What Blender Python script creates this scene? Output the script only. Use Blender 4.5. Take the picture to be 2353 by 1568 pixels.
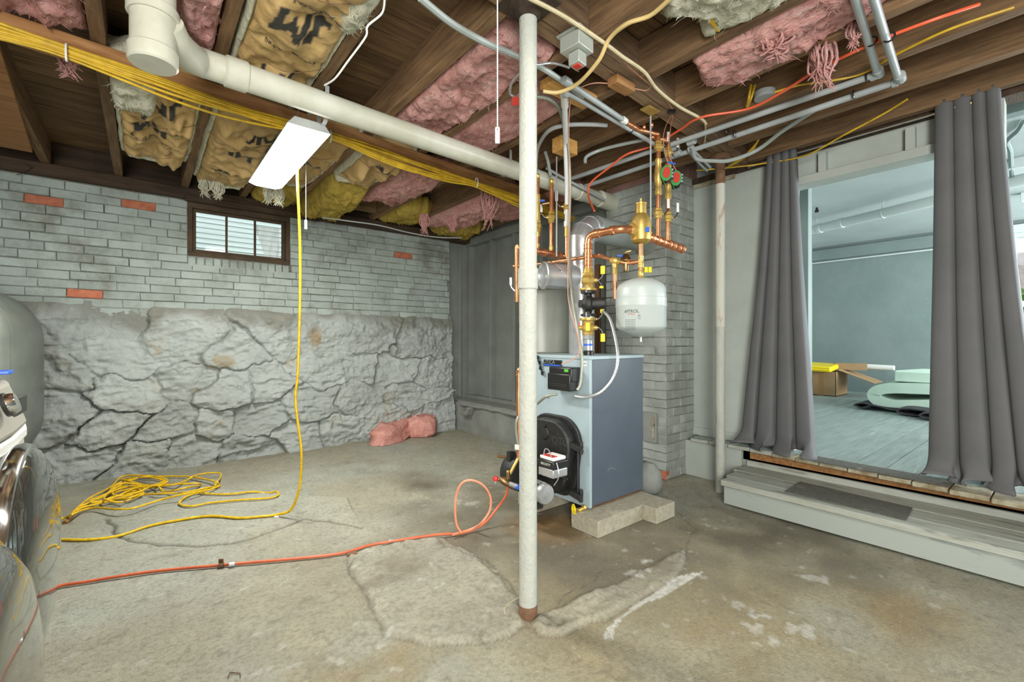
import bpy, math, random
import numpy as np
from mathutils import Vector, Matrix
C = bpy.context.scene
for o in list(bpy.data.objects): bpy.data.objects.remove(o)
random.seed(7); rng = np.random.default_rng(7)
PI = math.pi
# ---------------------------------------------------------------- camera
# room frame: X runs along the brick wall, Y towards it, Z up; the camera stands at the origin
H = 1.05; F = 1046.0; CX, CY = 1176.5, 784.0
A = math.radians(51.0)
FW = Vector((math.cos(A), math.sin(A), 0)); RT = Vector((math.sin(A), -math.cos(A), 0))
cam = bpy.data.objects.new('camera', bpy.data.cameras.new('camera'))
C.collection.objects.link(cam); C.camera = cam
cam.location = (0, 0, H); cam.rotation_euler = (PI/2, 0, A - PI/2)
cam.data.sensor_width = 36; cam.data.lens = F/2353*36; cam.data.clip_start = .02; cam.data.clip_end = 100
# ---------------------------------------------------------------- view, world, lights
C.view_settings.view_transform = 'Standard'; C.view_settings.look = 'None'
C.view_settings.gamma = 1; C.view_settings.use_curve_mapping = False
C.view_settings.exposure = 0.24
w = bpy.data.worlds.new('world'); C.world = w; w.use_nodes = True
w.node_tree.nodes['Background'].inputs[0].default_value = (.80, .93, 1, 1)
w.node_tree.nodes['Background'].inputs[1].default_value = 1.6
def area(name, loc, target, size, size_y, power, col=(1, .97, .9)):
    l = bpy.data.lights.new(name, 'AREA'); l.shape = 'RECTANGLE'; l.size = size; l.size_y = size_y
    l.energy = power; l.color = col
    o = bpy.data.objects.new(name, l); C.collection.objects.link(o); o.location = loc
    o.rotation_euler = (Vector(target) - Vector(loc)).to_track_quat('-Z', 'Y').to_euler()
    return o
area('shop_light_lamp', (.645, 2.93, 2.085), (.645, 2.93, 0), .18, 1.0, 50)
area('flash_lamp', (-1.3, -1.5, 1.6), (2.4, 2.2, 1.9), 1.4, 1.1, 165, (1, .985, .94))  # added fill light out of view behind the camera, stands in for a flash
area('near_shop_light_lamp', (.75, .55, 2.24), (.78, .55, 0), .2, 1.1, 20)
area('low_flash_lamp', (-1.0, -1.3, .7), (1.6, 1.8, 2.6), 1.0, .8, 45, (1, .98, .93))  # added low fill light aimed upwards, brightens the undersides of the joists
area('daylight_side_window', (5.6, -2.35, 1.5), (5.6, 1.5, 1.2), 2.6, 1.3, 180, (.93, .985, 1))
area('daylight_far_window', (8.0, -1.3, 1.5), (5.0, .8, 1.2), 1.0, 1.4, 105, (.93, .985, 1))
# ---------------------------------------------------------------- helpers
def ray(px, py): return FW + RT*((px-CX)/F) + Vector((0, 0, (CY-py)/F))
O = Vector((0, 0, H))
def W(px, py, d):
    p = O + ray(px, py)*d
    return p if p.z < 2.305 else PZ(px, py, 2.305)
def PZ(px, py, z=0.0): r = ray(px, py); return O + r*((z-H)/r.z)
def PX(px, py, x): r = ray(px, py); return O + r*(x/r.x)
def PY(px, py, y): r = ray(px, py); return O + r*(y/r.y)
def lin(c):
    if isinstance(c, str): c = tuple(int(c[i:i+2], 16)/255 for i in (0, 2, 4))
    return tuple(x/12.92 if x <= .04045 else ((x+.055)/1.055)**2.4 for x in c)
def _h(ix, iy, iz, s):
    n = (ix*374761393 + iy*668265263 + iz*2147483647 + s*1274126177) & 0xffffffff
    n = ((n ^ (n >> 13))*1274126177) & 0xffffffff
    return ((n ^ (n >> 16)) & 0xffff)/65535.0
def vn(P, s=0):
    P = np.asarray(P, float); i = np.floor(P).astype(np.int64); f = P-i; f = f*f*(3-2*f)
    x, y, z = i[:, 0], i[:, 1], i[:, 2]; r = 0
    for dx in (0, 1):
        for dy in (0, 1):
            for dz in (0, 1):
                wt = (f[:, 0] if dx else 1-f[:, 0])*(f[:, 1] if dy else 1-f[:, 1])*(f[:, 2] if dz else 1-f[:, 2])
                r = r + wt*_h(x+dx, y+dy, z+dz, s)
    return r*2-1
def fbm(P, o=4, s=0, ridge=False, gain=.5):
    P = np.asarray(P, float); r = 0; a = 1; t = 0
    for k in range(o):
        n = vn(P*(2.03**k)+k*17.3, s+k)
        if ridge: n = 1-2*np.abs(n)
        r = r+a*n; t += a; a *= gain
    return r/t
LOC = {}
def linkto(o, parent=None):
    C.collection.objects.link(o)
    if parent is not None: o.parent = parent
    return o
def tag(o, label=None, cat=None, group=None, kind=None):
    if label: o['label'] = label
    if cat: o['category'] = cat
    if group: o['group'] = group
    if kind: o['kind'] = kind
    return o
def T(name, label, cat, loc, group=None):
    o = bpy.data.objects.new(name, None); C.collection.objects.link(o); o.location = loc
    o.empty_display_size = .05; LOC[o.name] = Vector(loc); return tag(o, label, cat, group)
def S(name, loc=(0, 0, 0)):
    o = bpy.data.objects.new(name, None); C.collection.objects.link(o); o.location = loc
    LOC[o.name] = Vector(loc); o['kind'] = 'structure'; return o
def mk(name, V, Fc, mat, parent=None, smooth=True, sharp=38, col=None, bevel=0, quads=False):
    me = bpy.data.meshes.new(name)
    V = np.asarray(V, float)
    if parent is not None: L = np.array(LOC[parent.name])
    else: L = np.array([(V[:, 0].min()+V[:, 0].max())/2, (V[:, 1].min()+V[:, 1].max())/2, V[:, 2].min()])
    Vl = V-L
    if quads:
        Fa = np.asarray(Fc, dtype=np.int32); n = len(Fa)
        me.vertices.add(len(V)); me.vertices.foreach_set('co', Vl.astype(np.float32).ravel())
        me.loops.add(n*4); me.loops.foreach_set('vertex_index', Fa.ravel())
        me.polygons.add(n); me.polygons.foreach_set('loop_start', np.arange(n, dtype=np.int32)*4)
        me.update(calc_edges=True); me.validate()
    else:
        me.from_pydata([tuple(v) for v in Vl], [], Fc); me.update()
    if smooth:
        me.polygons.foreach_set('use_smooth', [True]*len(me.polygons))
        if sharp: me.set_sharp_from_angle(angle=math.radians(sharp))
    if col is not None:
        a = me.color_attributes.new('Col', 'FLOAT_COLOR', 'POINT')
        c4 = np.ones((len(V), 4), np.float32); c4[:, :3] = col; a.data.foreach_set('color', c4.ravel())
    me.materials.append(mat)
    o = bpy.data.objects.new(name, me); linkto(o, parent)
    if parent is None: o.location = Vector(L)
    LOC[o.name] = Vector(L)
    if bevel:
        m = o.modifiers.new('bevel', 'BEVEL'); m.width = bevel; m.segments = 2; m.limit_method = 'ANGLE'; m.angle_limit = .7
    return o
def grid_faces(nu, nv, off=0, flip=False):
    i = np.arange(nu-1)[:, None]*nv+np.arange(nv-1)[None, :]
    i = i.ravel()+off
    q = np.stack([i, i+nv, i+nv+1, i+1], 1)
    return q[:, ::-1] if flip else q
def spline(pts, n=8, closed=False):
    P = [Vector(p) for p in pts]; out = []; m = len(P)
    for i in range(m if closed else m-1):
        g = (lambda k: P[k % m]) if closed else (lambda k: P[min(max(k, 0), m-1)])
        a, b, c, d = g(i-1), g(i), g(i+1), g(i+2)
        for k in range(n):
            t = k/n
            out.append(.5*((2*b)+(c-a)*t+(2*a-5*b+4*c-d)*t*t+(3*b-a-3*c+d)*t**3))
    if not closed: out.append(P[-1])
    return out
def frame(d):
    d = d.normalized(); u = Vector((0, 0, 1)) if abs(d.z) < .9 else Vector((1, 0, 0))
    s = d.cross(u).normalized(); return s, s.cross(d).normalized()
SPLIT = {'solder_fitting', 'header_fitting', 'brass_sleeve', 'white_coupling', 'coupling', 'moulding', 'low_fold'}
class MB:
    def __init__(s): s.v = []; s.f = []; s.pc = []
    def add(s, V, Fc):
        o = len(s.v); s.pc.append((o, len(s.f))); s.v += [tuple(v) for v in V]; s.f += [tuple(i+o for i in f) for f in Fc]; return s
    def box(s, x0, x1, y0, y1, z0, z1, rz=0, piv=None):
        V = [Vector((x, y, z)) for x in (x0, x1) for y in (y0, y1) for z in (z0, z1)]
        if rz:
            p = Vector(piv) if piv else Vector(((x0+x1)/2, (y0+y1)/2, 0)); R = Matrix.Rotation(rz, 3, 'Z')
            V = [R@(v-p)+p for v in V]
        return s.add(V, [(0, 1, 3, 2), (4, 6, 7, 5), (0, 4, 5, 1), (2, 3, 7, 6), (0, 2, 6, 4), (1, 5, 7, 3)])
    def obox(s, c, ax, ay, az):   # centre and three half-axis vectors
        c = Vector(c); V = [c+ax*i+ay*j+az*k for i in (-1, 1) for j in (-1, 1) for k in (-1, 1)]
        Fc = [(0, 1, 3, 2), (4, 6, 7, 5), (0, 4, 5, 1), (2, 3, 7, 6), (0, 2, 6, 4), (1, 5, 7, 3)]
        if ax.cross(ay).dot(az) < 0: Fc = [f[::-1] for f in Fc]
        return s.add(V, Fc)
    def bar(s, p, q, w_, h, up=None):
        p = Vector(p); q = Vector(q); d = q-p; a, b = frame(d)
        if up is not None:
            b = Vector(up); a = d.normalized().cross(b).normalized(); b = a.cross(d.normalized())
        return s.obox((p+q)/2, d/2, a*w_/2, b*h/2)
    def tube(s, pts, r, n=10, cap=True, closed=False, flat=None):
        P = [Vector(p) for p in pts]; m = len(P); rs = r if isinstance(r, (list, tuple)) else [r]*m
        V = []; pa = None
        for i in range(m):
            d = (P[(i+1) % m]-P[i-1]) if closed else (P[min(i+1, m-1)]-P[max(i-1, 0)])
            if d.length < 1e-9: d = Vector((0, 0, 1))
            d.normalize()
            if pa is None: a, b = frame(d)
            else:
                a = pa-d*pa.dot(d)
                a = a.normalized() if a.length > 1e-6 else frame(d)[0]
                b = a.cross(d).normalized()*-1; b = d.cross(a)
            pa = a; b = d.cross(a)
            for k in range(n):
                t = 2*PI*k/n; V.append(P[i]+(a*math.cos(t)+b*math.sin(t))*rs[i])
        Fc = []
        for i in range(m if closed else m-1):
            j = (i+1) % m
            for k in range(n):
                l = (k+1) % n; Fc.append((i*n+k, i*n+l, j*n+l, j*n+k))
        if cap and not closed: Fc += [tuple(range(n-1, -1, -1)), tuple((m-1)*n+k for k in range(n))]
        return s.add(V, Fc)
    def lathe(s, prof, o=(0, 0, 0), ax=(0, 0, 1), n=24):
        o = Vector(o); ax = Vector(ax).normalized(); a, b = frame(ax); V = []; m = len(prof)
        if a.cross(b).dot(ax) < 0: b = -b
        for r, h in prof:
            for k in range(n):
                t = 2*PI*k/n; V.append(o+ax*h+(a*math.cos(t)+b*math.sin(t))*max(r, 1e-5))
        Fc = []
        for i in range(m-1):
            for k in range(n):
                l = (k+1) % n; Fc.append((i*n+k, i*n+l, (i+1)*n+l, (i+1)*n+k))
        if prof[0][0] > 1e-4: Fc.append(tuple(range(n-1, -1, -1)))
        if prof[-1][0] > 1e-4: Fc.append(tuple((m-1)*n+k for k in range(n)))
        return s.add(V, Fc)
    def cyl(s, p, q, r, n=16, ch=.0):
        p = Vector(p); q = Vector(q); L = (q-p).length; c = ch or min(r*.15, L*.1)
        return s.lathe([(r-c, 0), (r, c), (r, L-c), (r-c, L)], p, q-p, n)
    def prism(s, poly, o, u, v, wv):  # polygon in u,v; extruded along wv
        o, u, v, wv = Vector(o), Vector(u), Vector(v), Vector(wv); n = len(poly)
        V = [o+u*a+v*b for a, b in poly]+[o+u*a+v*b+wv for a, b in poly]
        Fc = [tuple(range(n-1, -1, -1)), tuple(range(n, 2*n))]+[(i, (i+1) % n, n+(i+1) % n, n+i) for i in range(n)]
        if u.cross(v).dot(wv) < 0: Fc = [f[::-1] for f in Fc]
        return s.add(V, Fc)
    def build(s, name, mat, parent=None, bevel=0, sharp=38, smooth=True, kind=None):
        if name in SPLIT and len(s.pc) > 1:
            e = s.pc[1:]+[(len(s.v), len(s.f))]; o = None
            for (a, b), (c, d) in zip(s.pc, e): o = mk(name, s.v[a:c], [tuple(i-a for i in f) for f in s.f[b:d]], mat, parent, smooth, sharp, None, bevel)
            return o
        o = mk(name, s.v, s.f, mat, parent, smooth, sharp, None, bevel)
        if kind: o['kind'] = kind
        return o
def B(*a, **k): return MB().box(*a, **k)
def TB(pts, r, n=10, **k): return MB().tube(pts, r, n, **k)
FONT = {}
def text(body, size, loc, right, up, mat, parent, name='lettering', off=.0008, surf=None, bold=0):
    cu = bpy.data.curves.new('t', 'FONT'); cu.body = body; cu.size = size; cu.align_x = 'CENTER'; cu.align_y = 'CENTER'
    cu.offset = bold; cu.resolution_u = 3
    to = bpy.data.objects.new('t', cu); C.collection.objects.link(to)
    bpy.context.view_layer.update()
    me = bpy.data.meshes.new_from_object(to.evaluated_get(bpy.context.evaluated_depsgraph_get()))
    R = Vector(right).normalized(); U = Vector(up).normalized(); Nn = R.cross(U)
    V = [Vector(loc)+R*v.co.x+U*v.co.y+Nn*off for v in me.vertices]
    if surf: V = [surf(v) for v in V]
    Fc = [tuple(p.vertices) for p in me.polygons]
    bpy.data.objects.remove(to); bpy.data.meshes.remove(me)
    return mk(name, V, Fc, mat, parent, smooth=False)
# ---------------------------------------------------------------- materials
def mat(name, c, rough=.6, metal=0, c2=None, scale=6, thr=(.35, .65), bump=0, bscale=60, stretch=(1, 1, 1), c3=None, s3=2, t3=(.55, .7), rnd=0, emis=None, spec=None, useattr=False, detail=6, coat=0, trans=0, dist=0, alpha=None):
    m = bpy.data.materials.new(name); m.use_nodes = True; nt = m.node_tree; N = nt.nodes; L = nt.links
    b = N['Principled BSDF']; b.inputs['Roughness'].default_value = rough; b.inputs['Metallic'].default_value = metal
    c = lin(c); b.inputs['Base Color'].default_value = (*c, 1)
    if spec is not None: b.inputs['Specular IOR Level'].default_value = spec
    if coat: b.inputs['Coat Weight'].default_value = coat; b.inputs['Coat Roughness'].default_value = .08
    if trans: b.inputs['Transmission Weight'].default_value = trans; b.inputs['IOR'].default_value = 1.45
    if alpha is not None: b.inputs['Alpha'].default_value = alpha
    if emis: b.inputs['Emission Color'].default_value = (*lin(emis[0]), 1); b.inputs['Emission Strength'].default_value = emis[1]
    def vec(st):
        g = N.new('ShaderNodeNewGeometry'); mp = N.new('ShaderNodeMapping'); mp.inputs['Scale'].default_value = st
        L.new(g.outputs['Position'], mp.inputs['Vector']); return mp.outputs['Vector']
    def noise(sc, st=(1, 1, 1), det=6, di=0):
        n = N.new('ShaderNodeTexNoise'); n.inputs['Scale'].default_value = sc; n.inputs['Detail'].default_value = det
        n.inputs['Roughness'].default_value = .65; n.inputs['Distortion'].default_value = di
        L.new(vec(st), n.inputs['Vector']); return n.outputs['Fac']
    def ramp(fac, a, e):
        r = N.new('ShaderNodeMapRange'); r.inputs['From Min'].default_value = a; r.inputs['From Max'].default_value = e
        L.new(fac, r.inputs['Value']); return r.outputs['Result']
    def mix(f, a, bb, mode='MIX'):
        x = N.new('ShaderNodeMix'); x.data_type = 'RGBA'; x.blend_type = mode
        if isinstance(f, float): x.inputs['Factor'].default_value = f
        else: L.new(f, x.inputs['Factor'])
        for k, q in ((6, a), (7, bb)):
            if isinstance(q, tuple): x.inputs[k].default_value = (*q, 1)
            else: L.new(q, x.inputs[k])
        return x.outputs[2]
    cur = c
    if useattr:
        at = N.new('ShaderNodeAttribute'); at.attribute_name = 'Col'; cur = at.outputs['Color']
    if c2 is not None: cur = mix(ramp(noise(scale, stretch, detail, dist), *thr), cur, lin(c2) if not useattr else mix(.55, cur, lin(c2)))
    if c3 is not None: cur = mix(ramp(noise(s3, stretch), *t3), cur, lin(c3))
    if rnd:
        oi = N.new('ShaderNodeObjectInfo'); hs = N.new('ShaderNodeHueSaturation')
        mr = N.new('ShaderNodeMapRange'); mr.inputs['To Min'].default_value = 1-rnd; mr.inputs['To Max'].default_value = 1+rnd
        L.new(oi.outputs['Random'], mr.inputs['Value']); L.new(mr.outputs['Result'], hs.inputs['Value'])
        if isinstance(cur, tuple): hs.inputs['Color'].default_value = (*cur, 1)
        else: L.new(cur, hs.inputs['Color'])
        cur = hs.outputs['Color']
    if not isinstance(cur, tuple): L.new(cur, b.inputs['Base Color'])
    if bump:
        bp = N.new('ShaderNodeBump'); bp.inputs['Strength'].default_value = min(bump, 1); bp.inputs['Distance'].default_value = .01*max(1, bump)
        L.new(noise(bscale, stretch, 8), bp.inputs['Height']); L.new(bp.outputs['Normal'], b.inputs['Normal'])
    return m
m_brick = mat('painted_brick', 'a1ada8', .7, c2='8d958e', scale=5, thr=(.45, .7), bump=.7, bscale=55, c3='74756a', s3=2.6, t3=(.52, .70), rnd=.10)
m_brick2 = mat('painted_chimney_brick', 'a3aaa5', .75, c2='8b9089', scale=6, bump=.5, bscale=80, rnd=.07)
m_red = mat('bare_red_brick', 'a85f48', .85, c2='c07a5c', scale=25, bump=.6, bscale=90, rnd=.15)
m_redp = mat('half_painted_red_brick', '8e6a60', .85, c2='7b625b', scale=12, bump=.6, bscale=90, rnd=.15)
m_mortar = mat('mortar', '7f857f', .95, c2='5e5c50', scale=9, thr=(.45, .62), c3='a3977a', s3=6, t3=(.6, .68), bump=1, bscale=60)
m_stone = mat('painted_stone', 'a9b0ad', .7, c2='8b9390', scale=4, thr=(.4, .7), bump=1.3, bscale=30, c3='9c9278', s3=5, t3=(.62, .74), useattr=True, rnd=.08)
m_floor = mat('concrete_floor', '9a9888', .62, c2='6e6757', scale=55, thr=(.44, .68), bump=.8, bscale=120, useattr=True, detail=12, c3='bdbaa9', s3=130, t3=(.60, .72))
m_conc = mat('painted_concrete', '8f938e', .8, c2='7d807a', scale=4, bump=.4, bscale=40)
m_block = mat('concrete_block', 'bdb6a2', .95, c2='a39c88', scale=40, bump=.8, bscale=160)
m_wood = mat('joist_timber', '8b6d4c', .8, c2='624a32', scale=3.5, thr=(.35, .65), stretch=(14, 1.2, 14), bump=.5, bscale=12, rnd=.16)
m_woodx = mat('plank_timber', '826748', .85, c2='5a432d', scale=3, thr=(.35, .65), stretch=(1.2, 10, 10), bump=.4, bscale=12, rnd=.22)
m_woodg = mat('girder_timber', '92775a', .8, c2='6b543d', scale=3, stretch=(1.2, 12, 12), bump=.5, bscale=12, rnd=.12)
m_beam = mat('new_beam_timber', 'a57a4c', .75, c2='85592f', scale=3, stretch=(1, 14, 14), bump=.3, bscale=10)
m_dark = mat('dark_sill_timber', '4b3a2a', .85, c2='2e241b', scale=3, stretch=(1, 8, 8), bump=.6, bscale=14, rnd=.1)
m_pine = mat('fresh_pine', 'd1a55f', .7, c2='b17f3c', scale=4, stretch=(2, 12, 12), bump=.2, bscale=12)
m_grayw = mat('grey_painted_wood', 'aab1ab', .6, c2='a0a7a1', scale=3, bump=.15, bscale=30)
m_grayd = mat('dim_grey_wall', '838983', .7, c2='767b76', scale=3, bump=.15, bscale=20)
m_step = mat('worn_step_board', 'a9afa7', .7, c2='9a9b8e', scale=5, stretch=(8, 1, 8), bump=.4, bscale=14, c3='7c8078', s3=2.5, t3=(.55, .62), rnd=.05)
m_plat = mat('painted_floor_plank', '9ba8a4', .5, c2='86928e', scale=3, stretch=(1, 8, 1), bump=.3, bscale=14, c3='b3b8ae', s3=2, t3=(.6, .7), rnd=.07)
m_teal = mat('teal_wall', '818f8d', .6, c2='758583', scale=1.5, bump=.35, bscale=18)
m_tealc = mat('teal_ceiling', 'aab3b2', .6, c2='9fa9a8', scale=2, bump=.2, bscale=14)
m_tealw = mat('pale_window_trim', 'c9d2d1', .5)
m_edge = mat('broken_plank_edge', 'b5b29c', .85, c2='85785c', scale=14, bump=.8, bscale=60)
m_mat = mat('grey_carpet_mat', '76776f', .95, c2='63635b', scale=45, bump=1, bscale=220, c3='a3a296', s3=6, t3=(.62, .72))
m_curt = mat('grey_curtain', '606163', .7, c2='595a5c', scale=3, bump=.15, bscale=400)
m_post = mat('white_painted_post', 'aaaea6', .55, c2='b4b6ac', scale=14, bump=.8, bscale=55, c3='8d7a66', s3=22, t3=(.72, .76))
m_postr = mat('rust_streaked_post', 'c4c4b8', .6, c2='9c8066', scale=5, thr=(.56, .68), stretch=(4, 4, .8), bump=.6, bscale=55)
m_rust = mat('rust', '82634a', .9, c2='684a35', scale=20, bump=.8, bscale=80)
m_pvc = mat('white_pvc', 'c9cabc', .38, c2='b6b6a4', scale=5)
m_pex = mat('grey_pex', 'a9afb0', .35, c2='989fa0', scale=5)
m_pexb = mat('blue_grey_pex', '98a09c', .4)
m_pexc = mat('clear_white_pex', 'd8dcdc', .3)
m_cop = mat('copper', 'dd9b70', .3, .8, c2='b87650', scale=14, thr=(.4, .7))
m_brass = mat('brass', 'e0c276', .4, .7, c2='bf9f50', scale=20)
m_bras2 = mat('dull_bronze', 'ab8f6a', .4, 1, c2='8a7350', scale=20)
m_steel = mat('galvanised_steel', 'cfd2d4', .32, .7, c2='babec1', scale=12)
m_chrome = mat('chrome', 'd6d6d6', .12, 1)
m_duct = mat('grey_painted_duct', '98a09b', .5, c2='8b928d', scale=5)
m_armor = mat('armoured_conduit', '9a9f92', .4, .45)
m_tank = mat('tank_grey', 'b3bcb9', .35)
m_jl = mat('light_blue_grey_jacket', '9dafb5', .35)
m_jd = mat('slate_blue_jacket', '4c5763', .38, c2='454f5b', scale=3)
m_blk = mat('black_cast_iron', '1c1d1d', .4, c2='2a2b2b', scale=30, bump=.3, bscale=150)
m_blkp = mat('black_plastic', '202222', .3)
m_wht = mat('white_plastic', 'e4e5e0', .35)
m_lab = mat('white_label', 'dcdcd6', .5)
m_prt = mat('dark_print', '2d2e2c', .6)
m_prtred = mat('red_print', 'c43c2c', .5)
m_yel = mat('yellow_plastic', 'f2d617', .35)
m_red2 = mat('red_plastic', 'd2262c', .35)
m_blu = mat('blue_plastic', '2f62c9', .35)
m_green = mat('green_plastic', '3f9a54', .4)
m_ycord = mat('yellow_cord', 'f0c818', .4, c2='c9a012', scale=40)
m_yrom = mat('yellow_cable_sheath', 'd8b325', .45, c2='b08d1c', scale=12)
m_or = mat('orange_hose', 'd9704a', .45, c2='c05a38', scale=9)
m_orw = mat('sun_bleached_hose', 'dba68c', .45, c2='d98460', scale=6)
m_orc = mat('orange_cable', 'e2603a', .45)
m_wire = mat('off_white_cable', 'cfc3a0', .5, c2='b5a882', scale=10)
m_pinkw = mat('pink_thermostat_wire', 'c08a74', .5)
m_pink = mat('pink_fibreglass', 'f2c0b9', 1, c2='dc9c95', scale=12, bump=2.2, bscale=60, stretch=(1.5, .6, 1.5), c3='f0cfc8', s3=16, t3=(.55, .72), spec=.1, dist=1.5)
m_pinkd = mat('pink_fibreglass_floor', 'dda79d', 1, c2='bd8074', scale=9, bump=1.4, bscale=40, spec=.1, dist=1)
m_yfib = mat('yellow_fibreglass', 'c2ab56', 1, c2='a18c42', scale=9, bump=1.4, bscale=40, spec=.1, dist=1)
m_wfib = mat('white_fibreglass', 'dcdbc8', 1, c2='bfbfa6', scale=11, bump=1.4, bscale=40, spec=.1, dist=1)
m_kraft = mat('kraft_paper', 'b38d5a', .55, bump=.7, bscale=30, useattr=True)
m_card = mat('cardboard', 'a98c68', .85, c2='9a7d5a', scale=5)
m_foam = mat('pale_green_foam', 'c8dfcf', .8, c2='bfd8c7', scale=6, bump=.1, bscale=90)
m_felt = mat('dark_felt', '4c4b4f', 1, c2='3e3d41', scale=30, bump=.4, bscale=200)
m_oil = mat('grey_oil_tank', '6f756e', .42, c2='5d635c', scale=3, stretch=(1, 1, 3))
m_wbody = mat('grey_washer_enamel', 'a9a69c', .25)
m_wdark = mat('glossy_dark_door', '6e716c', .06, .75, coat=.6)
m_wpan = mat('silver_panel', 'bdb9ae', .3, .3)
m_glass = mat('window_glass', 'ffffff', .03, trans=1, alpha=.15, spec=.2)
m_side = mat('white_siding', 'dfe8de', .6)
m_lamp = mat('lamp_diffuser', 'ffffff', .4, emis=('fffdf6', 14))
m_disp = mat('green_display', '3a7a30', .4, emis=('60c040', .6))
m_leaf = mat('green_leaf', '5c8a3c', .6, c2='86b055', scale=8)
m_ground = mat('stony_ground', 'b3a19a', .9, c2='8c8078', scale=9, bump=1, bscale=20)
m_brown = mat('rusty_brown_panel', '6b4a2c', .6, c2='4a3321', scale=5, thr=(.4, .6), stretch=(4, 4, .6))
m_win = mat('window_dark_wood', '54432f', .8, c2='3b2f22', scale=6, bump=.5, bscale=40)
m_jbox = mat('galvanised_box', 'b3b8b0', .45, .4, c2='8d6c62', scale=9, thr=(.6, .66))
# ================================================================ STRUCTURE
def inpoly(X, Y, poly):
    ins = np.zeros(len(X), bool); n = len(poly)
    for i in range(n):
        x1, y1 = poly[i]; x2, y2 = poly[(i+1) % n]
        c = ((y1 > Y) != (y2 > Y)) & (X < (x2-x1)*(Y-y1)/((y2-y1) or 1e-9)+x1)
        ins ^= c
    return ins
def distline(X, Y, pts, closed=False):
    D = np.full(len(X), 1e9); n = len(pts)
    for i in range(n if closed else n-1):
        x1, y1 = pts[i]; x2, y2 = pts[(i+1) % n]; dx, dy = x2-x1, y2-y1
        t = np.clip(((X-x1)*dx+(Y-y1)*dy)/(dx*dx+dy*dy+1e-12), 0, 1)
        D = np.minimum(D, np.hypot(X-x1-t*dx, Y-y1-t*dy))
    return D
def g2(pts): return [tuple(PZ(a, b, 0))[:2] for a, b in pts]
sm = lambda d, a, b: np.clip((b-d)/(b-a), 0, 1)
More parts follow.
